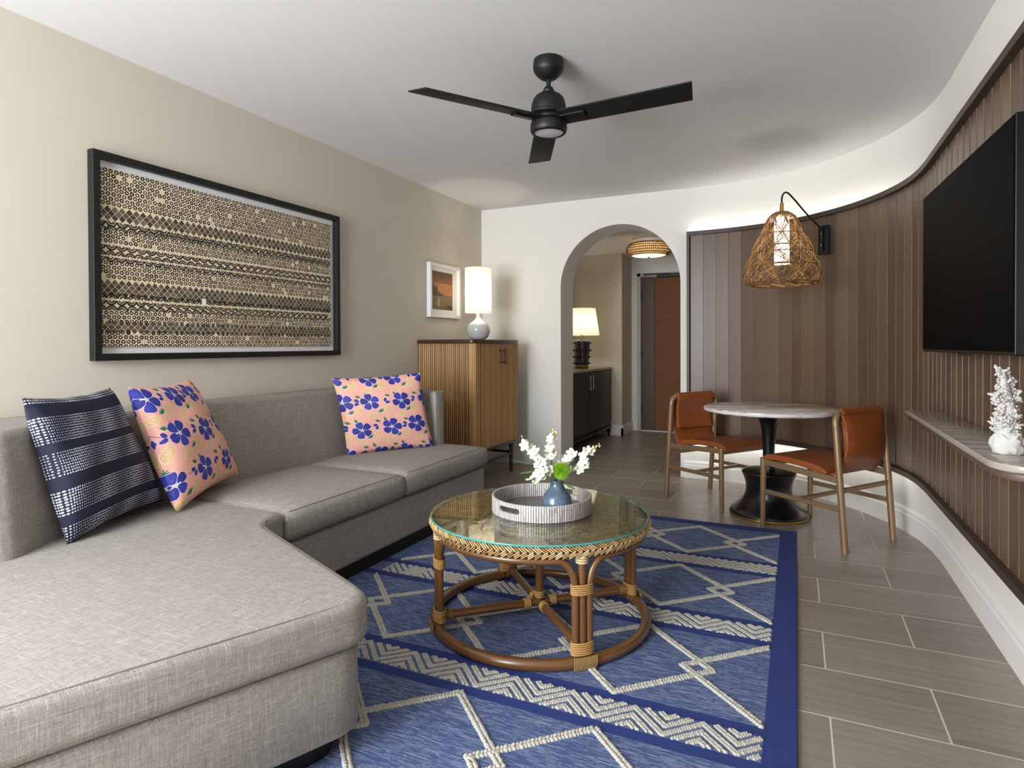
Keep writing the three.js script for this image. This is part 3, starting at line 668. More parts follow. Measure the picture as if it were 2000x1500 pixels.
// ---- flowers
{
  const green = std(new THREE.Color('#7d9a3a'), 0.6), dgreen = std(new THREE.Color('#5f8a3a'), 0.6), white = std(new THREE.Color('#e9ead8'), 0.6, {}), pale = std(new THREE.Color('#d7dfa6'), 0.6);
  function petal(len, wid, tilt) {
    const g = new THREE.SphereGeometry(1, 8, 5); g.scale(wid, 0.0016, len); g.translate(0, 0, len * 0.9);
    const p = g.attributes.position; for (let i = 0; i < p.count; i++) p.setY(i, p.getY(i) + 6 * p.getZ(i) * p.getZ(i)); g.rotateX(-tilt); return g;
  }
  const bl = []; for (let k = 0; k < 5; k++) { const g = petal(k % 2 ? 0.011 : 0.0125, k % 2 ? 0.0072 : 0.009, 0.25); g.rotateY(k * Math.PI * 2 / 5); bl.push(g); }
  bl.push(new THREE.SphereGeometry(0.0045, 8, 6).translate(0, 0.004, 0.002));
  const blossom = merge(bl), bud = new THREE.SphereGeometry(1, 8, 8).scale(0.0048, 0.0085, 0.0048);
  const mouth = V3(VX, VY + 0.135, VZ), right = V3(0.907, 0, -0.42), fwd = V3(0.42, 0, 0.907);
  const at = (r, u, f) => mouth.clone().addScaledVector(right, r * 1.12).addScaledVector(fwd, f).add(V3(0, u * 1.08, 0));
  const specs = [
    ['white orchid spray arching left over the tray rim', [[0, 0, 0], [-0.03, 0.05, 0.01], [-0.07, 0.09, 0.02], [-0.105, 0.14, 0.01], [-0.125, 0.165, 0]]],
    ['white orchid spray standing tallest in the vase', [[0, 0, 0], [-0.02, 0.06, -0.01], [-0.012, 0.12, -0.02], [-0.004, 0.17, -0.02], [-0.012, 0.19, -0.02]]],
    ['white orchid spray reaching right with closed buds', [[0, 0, 0], [0.04, 0.045, 0], [0.09, 0.075, 0.01], [0.12, 0.12, 0.01], [0.15, 0.14, 0.01]]],
    ['white orchid spray drooping at the front left of the vase', [[0, 0, 0], [-0.025, 0.035, 0.03], [-0.06, 0.045, 0.05], [-0.08, 0.02, 0.055], [-0.085, -0.005, 0.055]]],
    ['short white orchid spray behind the green pompon', [[0, 0, 0], [0.02, 0.05, -0.03], [0.035, 0.085, -0.03], [0.05, 0.105, -0.025], [0.06, 0.11, -0.02]]],
  ];
  specs.forEach(([label, pts], si) => {
    const g = thing('orchid_spray', label, 'flower', [0, 0, 0], 0, 'orchids in the blue vase');
    const P = pts.map(([r, u, f]) => at(r, u, f)); P[0].y -= 0.06;
    const cv = new THREE.CatmullRomCurve3(P);
    obj('stem', new THREE.TubeGeometry(cv, 24, 0.0016, 6), green, g);
    const nb = [9, 7, 9, 10, 9][si];
    for (let i = 0; i < nb; i++) {
      const t = 0.28 + 0.5 * i / nb, p = cv.getPoint(t), m = obj('blossom', blossom, white, g);
      m.position.copy(p).add(V3(rr(-0.018, 0.018), rr(-0.014, 0.014), rr(-0.018, 0.018)).addScaledVector(fwd, 0.008));
      m.rotation.set(rr(0.3, 1.6), rr(-0.6, 1.2), rr(-0.6, 0.6)); m.scale.setScalar(rr(0.9, 1.35));
    }
    if (si !== 3) for (let i = 0; i < 5; i++) {
      const t = 0.8 + 0.2 * i / 4, p = cv.getPoint(t), m = obj('bud', bud, pale, g);
      m.position.copy(p).add(V3(rr(-0.008, 0.008), rr(-0.004, 0.008), rr(-0.008, 0.008))); m.rotation.set(rr(-0.8, 0.8), 0, rr(-0.9, 0.9)); m.scale.setScalar(1.1 - 0.14 * i);
    }
  });
  // leaves
  const lv = [];
  for (const [a, b, w] of [[[-0.03, 0.06, 0], [-0.165, 0.085, 0.01], 0.013], [[-0.04, 0.05, 0.01], [-0.135, 0.04, 0.03], 0.012], [[-0.05, 0.09, 0.03], [-0.03, 0.03, 0.05], 0.008], [[0.03, 0.0, 0.03], [0.06, -0.015, 0.05], 0.009]]) {
    const A = at(...a), B = at(...b), g = new THREE.SphereGeometry(1, 8, 6); const L = A.distanceTo(B) / 2; g.scale(w, 0.0012, L);
    const q = new THREE.Quaternion().setFromUnitVectors(V3(0, 0, 1), B.clone().sub(A).normalize()); g.applyQuaternion(q); g.translate((A.x + B.x) / 2, (A.y + B.y) / 2, (A.z + B.z) / 2); lv.push(g);
  }
  const fol = thing('foliage_sprig', 'dark green lance leaves poking out left of the vase', 'leaves');
  lv.forEach((g) => obj('leaf', g, dgreen, fol));
  const stem0 = obj('stem', tube([at(0, -0.06, 0), at(-0.01, 0.02, 0.005), at(-0.05, 0.06, 0.01)], 0.0014, 12, 5), dgreen, fol);
  // green pompon chrysanthemum
  const pc = at(0.012, 0.052, 0.04), pom = thing('pompon_chrysanthemum', 'lime green pompon chrysanthemum at the front of the vase', 'flower');
  const cones = []; for (let i = 0; i < 340; i++) { const y = 1 - 2 * (i + 0.5) / 340, r = Math.sqrt(1 - y * y), a = i * 2.39996, d = V3(r * Math.cos(a), y, r * Math.sin(a)); const c = new THREE.ConeGeometry(0.0021, 0.026, 4); c.translate(0, 0.013, 0); c.applyQuaternion(new THREE.Quaternion().setFromUnitVectors(V3(0, 1, 0), d)); c.translate(d.x * 0.014, d.y * 0.014, d.z * 0.014); cones.push(c); }
  const pg = merge(cones); pg.translate(pc.x, pc.y, pc.z);
  const pm = obj('florets', pg, std(new THREE.Color('#8fbf1e'), 0.6), pom); pm.userData.kind = 'stuff';
  obj('stem', tube([at(0, -0.06, 0), at(0.004, 0.0, 0.012), pc], 0.002, 10, 6), green, pom);
}

// ================================================================ DINING SET
const marbleTex = canvasTex(1024, 1024, (c, w, h) => {
  c.fillStyle = rgb(224, 219, 212); c.fillRect(0, 0, w, h);
  function streak(y, th, col, al) { c.fillStyle = rgb(...col, al); c.beginPath(); let yy = y; c.moveTo(0, yy); for (let x = 0; x <= w; x += 32) { yy += rr(-7, 7.5); c.lineTo(x, yy); } for (let x = w; x >= 0; x -= 32) { yy += rr(-5, 5); c.lineTo(x, yy + th * rr(0.5, 1.3)); } c.fill(); }
  for (let i = 0; i < 46; i++) streak(rr(-40, h), rr(8, 46), [150 + rr(-30, 25), 138 + rr(-30, 25), 128 + rr(-30, 20)], rr(0.12, 0.42));
  for (let i = 0; i < 14; i++) streak(rr(0, h), rr(3, 16), [86, 76, 72], rr(0.25, 0.6));
  for (let i = 0; i < 24; i++) streak(rr(0, h), rr(2, 8), [246, 243, 240], rr(0.3, 0.7));
}, 0.9, 0.9);
M.marble = phys(0xffffff, 0.16, { map: marbleTex });
{
  const T = thing('dining_table', 'round marble-topped pedestal table with black bell base', 'table', [-0.165, 0, -4.47]);
  const black = phys(new THREE.Color('#0b0c12'), 0.3, { clearcoat: 0.3, clearcoatRoughness: 0.3 });
  const top = boxUV(BGU.toCreasedNormals(lathe([[0, 0.697], [0.409, 0.697], [0.418, 0.703], [0.42, 0.71], [0.418, 0.722], [0.41, 0.727], [0, 0.727]], 96), 0.7));
  top.rotateY(0.5); obj('table_top', top, M.marble, T);
  obj('column', slathe([[0.0, 0.697], [0.115, 0.697], [0.1, 0.68], [0.062, 0.63], [0.045, 0.55], [0.039, 0.47], [0.038, 0.38], [0.042, 0.3]], 48, 40), black, T);
  const bell = slathe([[0.042, 0.312], [0.11, 0.31], [0.155, 0.303], [0.172, 0.29], [0.166, 0.272], [0.152, 0.235], [0.145, 0.19], [0.155, 0.13], [0.19, 0.085], [0.23, 0.05], [0.248, 0.03], [0.249, 0.018], [0.0, 0.018]], 64, 70);
  obj('bell_base', bell, black, T);
  obj('foot_ring', lathe([[0, 0.0005], [0.246, 0.0005], [0.25, 0.003], [0.25, 0.015], [0.246, 0.018], [0, 0.018]], 64), M.brass, T);
}
// ---- chairs (forward = local +x)
M.leather = phys(new THREE.Color('#8e4a20'), 0.42, { clearcoat: 0.12, clearcoatRoughness: 0.4, bumpMap: plasterBump, bumpScale: 0.0003 });
function ribbon(path, th, width, bevel) { // leather pad following a side profile
  const c = new THREE.CatmullRomCurve3(path.map(([x, y]) => V3(x, y, 0)), false, 'centripetal'), pts = c.getPoints(40), up = [], dn = [];
  pts.forEach((p, i) => { const a = pts[Math.max(0, i - 1)], b = pts[Math.min(pts.length - 1, i + 1)], L = Math.hypot(b.x - a.x, b.y - a.y), nx = -(b.y - a.y) / L, ny = (b.x - a.x) / L, t = th * Math.min(1, Math.sqrt(Math.min(i, pts.length - 1 - i) / 3 + 0.15)); up.push([p.x + nx * t / 2, p.y + ny * t / 2]); dn.push([p.x - nx * t / 2, p.y - ny * t / 2]); });
  const s = new THREE.Shape(); [...up, ...dn.reverse()].forEach(([x, y], i) => (i ? s.lineTo(x, y) : s.moveTo(x, y)));
  const g = new THREE.ExtrudeGeometry(s, { depth: width - 2 * bevel, bevelEnabled: true, bevelSize: bevel * 0.6, bevelThickness: bevel, bevelOffset: -bevel * 0.6, bevelSegments: 3, steps: 6 });
  g.translate(0, 0, -(width - 2 * bevel) / 2);
  return g;
}
function chair(label, x, z, turn) {
  const C = thing('dining_chair', label, 'chair', [x, 0, z], turn, 'leather chairs at the pedestal table');
  const D = 0.268, W = 0.232;
  for (const s of [-1, 1]) {
    obj('leg', rod([D, 0, s * W], [D - 0.004, 0.442, s * W], 0.0145, 0.018, 14), M.bronze, C);
    obj('leg', tube([[-D, 0, s * W], [-D + 0.02, 0.25, s * W], [-D + 0.052, 0.66, s * W], [-D + 0.057, 0.72, s * (W - 0.002)], [-D + 0.06, 0.752, s * (W - 0.022)], [-D + 0.06, 0.762, s * (W - 0.055)], [-D + 0.06, 0.763, s * (W - 0.1)]], 0.0182, 60, 12), M.bronze, C);
    obj('seat_rail', bar([-D + 0.032, 0.392, s * W], [D - 0.004, 0.42, s * W], 0.02, 0.034), M.bronze, C);
    obj('side_stretcher', bar([-D + 0.02, 0.232, s * W], [D - 0.002, 0.238, s * W], 0.016, 0.026), M.bronze, C);
  }
  obj('cross_stretcher', bar([0.02, 0.236, -W], [0.02, 0.236, W], 0.026, 0.02), M.bronze, C);
  obj('back_stretcher', bar([-D + 0.028, 0.335, -W], [-D + 0.028, 0.335, W], 0.016, 0.026), M.bronze, C);
  obj('front_rail', bar([D - 0.02, 0.405, -W], [D - 0.02, 0.405, W], 0.02, 0.026), M.bronze, C);
  obj('top_bar', rod([-D + 0.06, 0.763, -W + 0.06], [-D + 0.06, 0.763, W - 0.06], 0.0145, 0.0145, 14), M.bronze, C);
  // leather
  obj('seat', ribbon([[-0.15, 0.418], [-0.05, 0.44], [0.1, 0.452], [0.2, 0.452], [0.255, 0.442], [0.282, 0.415]], 0.036, 0.445, 0.012), M.leather, C);
  const back = ribbon([[-0.207, 0.775], [-0.232, 0.72], [-0.243, 0.64], [-0.238, 0.55], [-0.22, 0.47], [-0.185, 0.42], [-0.13, 0.405], [-0.06, 0.418]], 0.014, 0.385, 0.004);
  const pad = ribbon([[-0.19, 0.755], [-0.205, 0.71], [-0.218, 0.64], [-0.213, 0.57], [-0.2, 0.515]], 0.03, 0.37, 0.012);
  for (const g of [back, pad]) { const p = g.attributes.position; for (let i = 0; i < p.count; i++) { const y = p.getY(i), zz = p.getZ(i); p.setZ(i, zz * (0.92 + 0.08 * Math.abs((y - 0.6) / 0.16))); p.setX(i, p.getX(i) - 0.018 * (1 - (zz / 0.19) ** 2) * (y > 0.42 && y < 0.76 ? Math.sin((y - 0.42) / 0.34 * Math.PI) : 0)); } g.computeVertexNormals(); }
  const bk = obj('backrest', BGU.toCreasedNormals(back, 0.7), M.leather, C);
  obj('back_pad', BGU.toCreasedNormals(pad, 0.7), M.leather, bk);
  obj('leather_sleeve', new THREE.CapsuleGeometry(0.025, 0.345, 4, 16).rotateX(Math.PI / 2).translate(-D + 0.06, 0.763, 0), M.leather, bk);
  return C;
}
const TURN = Math.atan2(-0.588, 0.809);
chair('caramel leather dining chair with its back to the arch', -0.539, -4.735, TURN);
chair('caramel leather dining chair with its back to the marble ledge', 0.166, -4.154, TURN + Math.PI);

// ================================================================ SLATTED CABINET AND LAMP
{
  const CX0 = -2.842, CX1 = -2.312, CZ0 = -5.13, CZ1 = -4.285, Y0 = 0.295, Y1 = 1.168;
  const slatTex = woodTex([190, 146, 92], 40, 0.08, 0.9, { turn: true, streaks: 900, w: 256, h: 1024 });
  const slatM = [[1, 1, 1], [0.74, 0.7, 0.66], [1.08, 1.05, 1.0]].map((k) => phys(new THREE.Color(...k), 0.36, { map: slatTex, clearcoat: 0.25, clearcoatRoughness: 0.3 }));
  const C = thing('slatted_cabinet', 'tall walnut slatted cabinet with dark top in the room corner', 'cabinet');
  obj('body', rbox(CX0, CX1 - 0.012, Y0, Y1, CZ0, CZ1 - 0.012, 0.03, 3), M.darkWood, C);
  obj('cabinet_top', planSolid(roundPlan([[CX0, CZ0], [CX1 + 0.012, CZ0], [CX1 + 0.012, CZ1 + 0.012], [CX0, CZ1 + 0.012]], [0.003, 0.05, 0.06, 0.003]), Y1, Y1 + 0.03, 0.003, 2), M.darkWood, C);
  obj('base_rail', planSolid(roundPlan([[CX0 + 0.01, CZ0 + 0.01], [CX1 - 0.015, CZ0 + 0.01], [CX1 - 0.015, CZ1 - 0.015], [CX0 + 0.01, CZ1 - 0.015]], 0.03), Y0 - 0.03, Y0, 0.002, 1), M.darkWood, C);
  const SH = Y1 - Y0 - 0.004, sv = [0, 1, 2].map((v) => boxUV(new THREE.CylinderGeometry(0.0066, 0.0066, SH, 10, 1), v * 0.03, v * 0.4));
  const pitch = 0.0186; let n = 0;
  const put = (x, z, parent) => { const m = obj('slat', sv[n % 3], slatM[(n * 7 + (n >> 2)) % 3], parent); m.position.set(x, Y0 + SH / 2 + 0.002, z); n++; };
  const side = new THREE.Group(); side.name = 'side_panel'; C.add(side);
  for (let x = CX0 + 0.01; x < CX1 - 0.045; x += pitch) put(x, CZ1 - 0.01, side);
  for (let k = 0; k <= 4; k++) { const a = k / 4 * Math.PI / 2; put(CX1 - 0.01 - 0.034 + 0.034 * Math.sin(a), CZ1 - 0.01 - 0.034 + 0.034 * Math.cos(a), side); }
  for (let z = CZ1 - 0.062; z > CZ1 - 0.115; z -= pitch) put(CX1 - 0.01, z, side);
  const zs = CZ1 - 0.122, ze = CZ0 + 0.05, zm = (zs + ze) / 2 - 0.03;
  for (const [a, b, hz] of [[zs, zm + 0.004, zm + 0.035], [zm - 0.004, ze, zm - 0.035]]) {
    const d = new THREE.Group(); d.name = 'door'; C.add(d);
    for (let z = a - pitch / 2; z > b; z -= pitch * 1.02) put(CX1 - 0.01, z, d);
    const hd = obj('handle', merge([rod([CX1 + 0.022, 0.985, hz], [CX1 + 0.022, 1.125, hz], 0.006, 0.006, 10), rod([CX1 - 0.006, 1.005, hz], [CX1 + 0.022, 1.005, hz], 0.0055, 0.0055, 8), rod([CX1 - 0.006, 1.105, hz], [CX1 + 0.022, 1.105, hz], 0.0055, 0.0055, 8)]), std(new THREE.Color('#4a3a30'), 0.3, { metalness: 0.8 }), d);
    hd.userData.label = 'dark bronze bar handle';
  }
  for (let z = ze - 0.008; z > CZ0 + 0.004; z -= pitch) put(CX1 - 0.01, z, side);
  for (const x of [CX0 + 0.06, CX1 - 0.05]) for (const z of [CZ0 + 0.06, CZ1 - 0.06]) obj('leg', rod([x, 0, z], [x, Y0 - 0.03, z], 0.017, 0.021, 14), M.darkWood, C);
  for (const x of [CX0 + 0.06, CX1 - 0.05]) obj('stretcher', rod([x, 0.165, CZ0 + 0.06], [x, 0.165, CZ1 - 0.06], 0.012, 0.012, 10), M.darkWood, C);
  obj('stretcher', rod([CX0 + 0.06, 0.178, CZ0 + 0.06], [CX1 - 0.05, 0.178, CZ0 + 0.06], 0.012, 0.012, 10), M.darkWood, C);
}
function pointLight(name, color, cd, pos, radius = 1) { const l = new THREE.PointLight(color, cd, 0, 2); l.name = name; l.position.set(...pos); l.castShadow = true; l.shadow.radius = radius; scene.add(l); return l; }
const WARM = new THREE.Color().setRGB(1, 0.91, 0.77);
const shadeTex = canvasTex(512, 256, (c, w, h) => { c.fillStyle = rgb(246, 240, 222); c.fillRect(0, 0, w, h); for (let i = 0; i < 2200; i++) { const v = rr(-10, 8); c.fillStyle = rgb(244 + v, 238 + v, 220 + v, 0.3); c.fillRect(rr(0, w), rr(0, h), 1.5, rr(10, 80)); } });
M.shade = phys(0xffffff, 0.95, { map: shadeTex, transmission: 0.5, thickness: 0 });
M.bulb = std(0xffffff, 0.5, { emissive: new THREE.Color().setRGB(1, 0.91, 0.77), emissiveIntensity: 2.5 });
{
  const L = thing('table_lamp', 'table lamp with grey round ceramic base and tall cream drum shade', 'lamp', [-2.545, 1.1985, -4.79]);
  const ceramic = phys(new THREE.Color('#c3c2c0'), 0.18, { clearcoat: 0.8, clearcoatRoughness: 0.08 });
  obj('base', slathe([[0, 0.0], [0.05, 0.001], [0.075, 0.015], [0.1, 0.06], [0.105, 0.095], [0.09, 0.135], [0.055, 0.163], [0.028, 0.185], [0.021, 0.21], [0.02, 0.245], [0, 0.246]], 48, 60), ceramic, L);
  obj('shade', new THREE.CylinderGeometry(0.1175, 0.1175, 0.39, 64, 1, true).translate(0, 0.437, 0), M.shade, L);
  obj('shade_trim', merge([new THREE.TorusGeometry(0.1175, 0.0018, 6, 64).rotateX(Math.PI / 2).translate(0, 0.242, 0), new THREE.TorusGeometry(0.1175, 0.0018, 6, 64).rotateX(Math.PI / 2).translate(0, 0.632, 0)]), std(new THREE.Color('#efe8d6'), 0.8), L);
  obj('bulb', new THREE.SphereGeometry(0.032, 20, 14).translate(0, 0.41, 0), M.bulb, L);
  obj('socket', rod([0, 0.245, 0], [0, 0.38, 0], 0.012, 0.012, 12), M.brass, L);
  pointLight('table_lamp_light', WARM, 0.34, [-2.545, 1.6085, -4.79], 1.2);
}

// ================================================================ PICTURES
{
  const X0 = XL + 0.002, XP = XL + 0.043, Y0 = 1.087, Y1 = 2.026, Z0 = -3.292, Z1 = -1.681, F = 0.032;
  const artTex = canvasTex(2048, 1150, (c, w, h) => {
    c.fillStyle = rgb(230, 214, 184); c.fillRect(0, 0, w, h);
    for (let i = 0; i < 420; i++) { const v = rr(-16, 16); c.fillStyle = rgb(226 + v, 206 + v, 168 + v * 1.4, 0.14); c.beginPath(); c.ellipse(rr(0, w), rr(0, h), rr(20, 160), rr(15, 90), rr(0, 3), 0, 7); c.fill(); }
    const ink = (a) => rgb(14, 10, 8, a), drift = (x) => x * 0.012;
    function rings(y0, y1, s) { let r = 0; for (let y = y0; y < y1; y += s * 0.87, r++) for (let x = (r % 2) * s / 2; x < w; x += s) { if (rnd() < 0.03) continue; c.lineWidth = s * rr(0.2, 0.28); c.strokeStyle = ink(rr(0.7, 0.98)); c.beginPath(); c.arc(x + rr(-2, 2), y + rr(-2, 2), s * 0.29, 0, 7); c.stroke(); } }
    function arcs(y, s, down) { for (let x = 0; x < w; x += s) for (const q of [0.46, 0.24]) { c.lineWidth = s * 0.15 * (q > 0.4 ? 1.2 : 1); c.strokeStyle = ink(rr(0.7, 0.95)); c.beginPath(); down ? c.arc(x + rr(-2, 2), y, s * q, 0.1, Math.PI - 0.1) : c.arc(x + rr(-2, 2), y, s * q, Math.PI + 0.1, -0.1); c.stroke(); } }
    function lozenges(y, s, rows) { for (let r = 0; r < rows; r++) for (let x = (r % 2) * s / 2; x < w + s; x += s) { const yy = y + r * s * 0.55; c.fillStyle = ink(rr(0.6, 0.92)); c.beginPath(); c.moveTo(x, yy - s * 0.5); c.lineTo(x + s * 0.44, yy); c.lineTo(x, yy + s * 0.5); c.lineTo(x - s * 0.44, yy); c.fill(); c.strokeStyle = rgb(206, 184, 150, 0.6); c.lineWidth = 1.5; c.beginPath(); for (let q = -2; q <= 2; q++) { c.moveTo(x - s * 0.2, yy + q * 6); c.lineTo(x + s * 0.2, yy + q * 6 + 4); } c.stroke(); } }
    rings(14, 240, 34); lozenges(262, 46, 3); arcs(336, 70, true); arcs(398, 66, false); rings(408, 486, 32);
    arcs(490, 66, true); arcs(560, 62, false); arcs(566, 62, true); rings(606, 715, 33); lozenges(734, 44, 4); arcs(838, 68, false); arcs(846, 64, true); arcs(914, 66, false); rings(926, 985, 32); lozenges(998, 42, 3); rings(1056, 1145, 34);
    for (let i = 0; i < 1500; i++) { c.fillStyle = ink(rr(0.05, 0.36)); c.fillRect(rr(0, w), rr(150, h), rr(1, 4), rr(10, 90)); }
    for (let i = 0; i < 60; i++) { c.fillStyle = rgb(238, 226, 204, rr(0.2, 0.6)); const s = rr(3, 13); c.fillRect(rr(0, w), rr(h * 0.3, h), s, s * rr(1, 2.5)); }
    c.fillStyle = rgb(244, 238, 226); c.fillRect(w * 0.345, h * 0.69, 34, 44);
  });
  artTex.repeat.set(1, 1);
  const P = thing('framed_artwork', 'large black-framed beige print of stamped dark dot and arc patterns', 'picture');
  const fm = std(new THREE.Color('#070808'), 0.55);
  obj('frame', merge([rbox(X0, XP, Y1 - F, Y1, Z0, Z1, 0.002), rbox(X0, XP, Y0, Y0 + F, Z0, Z1, 0.002), rbox(X0, XP, Y0 + F, Y1 - F, Z0, Z0 + F, 0.002), rbox(X0, XP, Y0 + F, Y1 - F, Z1 - F, Z1, 0.002)]), fm, P);
  obj('mount', box(X0, X0 + 0.004, Y0 + F, Y1 - F, Z0 + F, Z1 - F), std(new THREE.Color('#f4f4f6'), 0.8), P);
  const az0 = Z0 + F + 0.035, az1 = Z1 - F - 0.012, ay0 = Y0 + F + 0.03, ay1 = Y1 - F - 0.033;
  const g = new THREE.PlaneGeometry(az1 - az0, ay1 - ay0); g.rotateY(Math.PI / 2); g.translate(X0 + 0.0135, (ay0 + ay1) / 2, (az0 + az1) / 2);
  const sheet = new THREE.BoxGeometry(0.003, ay1 - ay0, az1 - az0); sheet.translate(X0 + 0.0115, (ay0 + ay1) / 2, (az0 + az1) / 2);
  const pr = obj('paper', sheet, std(new THREE.Color('#e6d6b8'), 0.9), P);
  obj('print', g, std(0xffffff, 0.85, { map: artTex }), pr);
}
{
  const X0 = XL + 0.002, XP = XL + 0.04, Y0 = 1.395, Y1 = 1.862, Z0 = -4.945, Z1 = -4.428, F = 0.026;
  const t = canvasTex(512, 640, (c, w, h) => {
    const bands = [[0, 0.14, [92, 66, 46]], [0.14, 0.3, [112, 72, 46]], [0.3, 0.62, [150, 98, 60]], [0.62, 1, [96, 84, 66]]];
    for (const [a, b, col] of bands) { c.fillStyle = rgb(...col); c.fillRect(0, a * h, w, (b - a) * h + 1); }
    for (let i = 0; i < 500; i++) { const y = rr(0, h), b = bands.find(([p, q]) => y / h >= p && y / h <= q)[2], v = rr(-26, 26); c.fillStyle = rgb(b[0] + v, b[1] + v, b[2] + v, 0.25); c.beginPath(); c.ellipse(rr(0, w), y, rr(20, 110), rr(4, 16), rr(-0.2, 0.2), 0, 7); c.fill(); }
    c.fillStyle = rgb(48, 36, 28); c.beginPath(); c.moveTo(0, h * 0.3); c.lineTo(w * 0.1, h * 0.42); c.lineTo(w * 0.2, h * 0.4); c.lineTo(w * 0.26, h * 0.54); c.lineTo(w * 0.6, h * 0.62); c.lineTo(0, h * 0.66); c.fill();
    c.fillStyle = rgb(170, 124, 84, 0.7); c.beginPath(); c.ellipse(w * 0.3, h * 0.82, 34, 80, 0.1, 0, 7); c.fill();
    c.fillStyle = rgb(52, 42, 36, 0.9); c.beginPath(); c.ellipse(w * 0.85, h * 0.95, 90, 44, 0.2, 0, 7); c.fill();
  });
  const P = thing('framed_picture', 'small white-framed brown landscape picture above the cabinet', 'picture');
  const fm = std(new THREE.Color('#e9e9ec'), 0.4);
  obj('frame', merge([rbox(X0, XP, Y1 - F, Y1, Z0, Z1, 0.002), rbox(X0, XP, Y0, Y0 + F, Z0, Z1, 0.002), rbox(X0, XP, Y0 + F, Y1 - F, Z0, Z0 + F, 0.002), rbox(X0, XP, Y0 + F, Y1 - F, Z1 - F, Z1, 0.002)]), fm, P);
  obj('mount', box(X0, X0 + 0.012, Y0 + F, Y1 - F, Z0 + F, Z1 - F), std(new THREE.Color('#d9d8d6'), 0.8), P);
  const g = new THREE.PlaneGeometry(0.33, 0.325); g.rotateY(Math.PI / 2); g.translate(X0 + 0.0145, 1.632, -4.668);
  const pap = obj('paper', box(X0 + 0.012, X0 + 0.0138, 1.465, 1.799, -4.837, -4.499), std(new THREE.Color('#8a6a4c'), 0.8), P);
  obj('print', g, std(0xffffff, 0.7, { map: t }), pap);
}

// ================================================================ TELEVISION, LEDGE, CORAL
{
  const A = [0.548, -3.468], B = [0.592, -2.296], L = Math.hypot(B[0] - A[0], B[1] - A[1]);
  const T = thing('television', 'flat black wall-mounted television on the dark panelling', 'television', [(A[0] + B[0]) / 2, 1.476, (A[1] + B[1]) / 2], Math.atan2(-(B[0] - A[0]), -(B[1] - A[1])) + Math.PI);
  // local: z along the screen, +x behind
  obj('casing', rbox(0.002, 0.028, -0.364, 0.364, -L / 2, L / 2, 0.004, 3), std(new THREE.Color('#0a0b0c'), 0.3, { metalness: 0.3 }), T);
  obj('screen', rbox(-0.001, 0.003, -0.352, 0.358, -L / 2 + 0.006, L / 2 - 0.006, 0.001, 1), phys(new THREE.Color('#040405'), 0.6, { specularIntensity: 0.08 }), T);
  obj('wall_mount', merge([rbox(0.028, 0.045, -0.15, 0.15, -0.2, 0.2, 0.003)]), M.blackMetal, T);
  obj('sensor', rbox(0.004, 0.02, -0.372, -0.362, -0.02, 0.12, 0.002), M.blackMatte, T);
}
{
  const Y = 0.832, E = thing('floating_ledge', 'long floating marble ledge with walnut underside on the panelling', 'shelf');
  const plan = roundPlan([[0.478, -3.47], [0.478, -2.0], [0.64, -1.955], [0.64, -3.53]], [0.012, 0.09, 0.004, 0.01]);
  const mt = canvasTex(1024, 1024, (c, w, h) => {
    c.fillStyle = rgb(168, 160, 150); c.fillRect(0, 0, w, h);
    for (let i = 0; i < 300; i++) { const v = rr(-80, 60); c.fillStyle = rgb(152 + v, 144 + v, 134 + v, rr(0.1, 0.5)); const y = rr(0, h); c.beginPath(); c.moveTo(0, y); c.bezierCurveTo(w * 0.3, y + rr(-20, 20), w * 0.6, y + rr(-20, 20), w, y + rr(-8, 8)); c.lineTo(w, y + rr(3, 18)); c.bezierCurveTo(w * 0.6, y + rr(0, 30), w * 0.3, y + rr(0, 30), 0, y + rr(4, 14)); c.fill(); }
    for (let i = 0; i < 60; i++) { c.fillStyle = rgb(236, 232, 226, rr(0.2, 0.6)); c.fillRect(0, rr(0, h), w, rr(1, 5)); }
  }, 0.8, 0.5);
  obj('marble_slab', planSolid(plan, Y - 0.021, Y, 0.004, 3), phys(0xffffff, 0.14, { map: mt }), E);
  obj('wood_underside', planSolid(roundPlan([[0.488, -3.46], [0.488, -2.0], [0.64, -1.965], [0.64, -3.52]], [0.01, 0.085, 0.004, 0.01]), Y - 0.043, Y - 0.0215, 0.003, 2), std(new THREE.Color('#5d4a40'), 0.45), E);
}
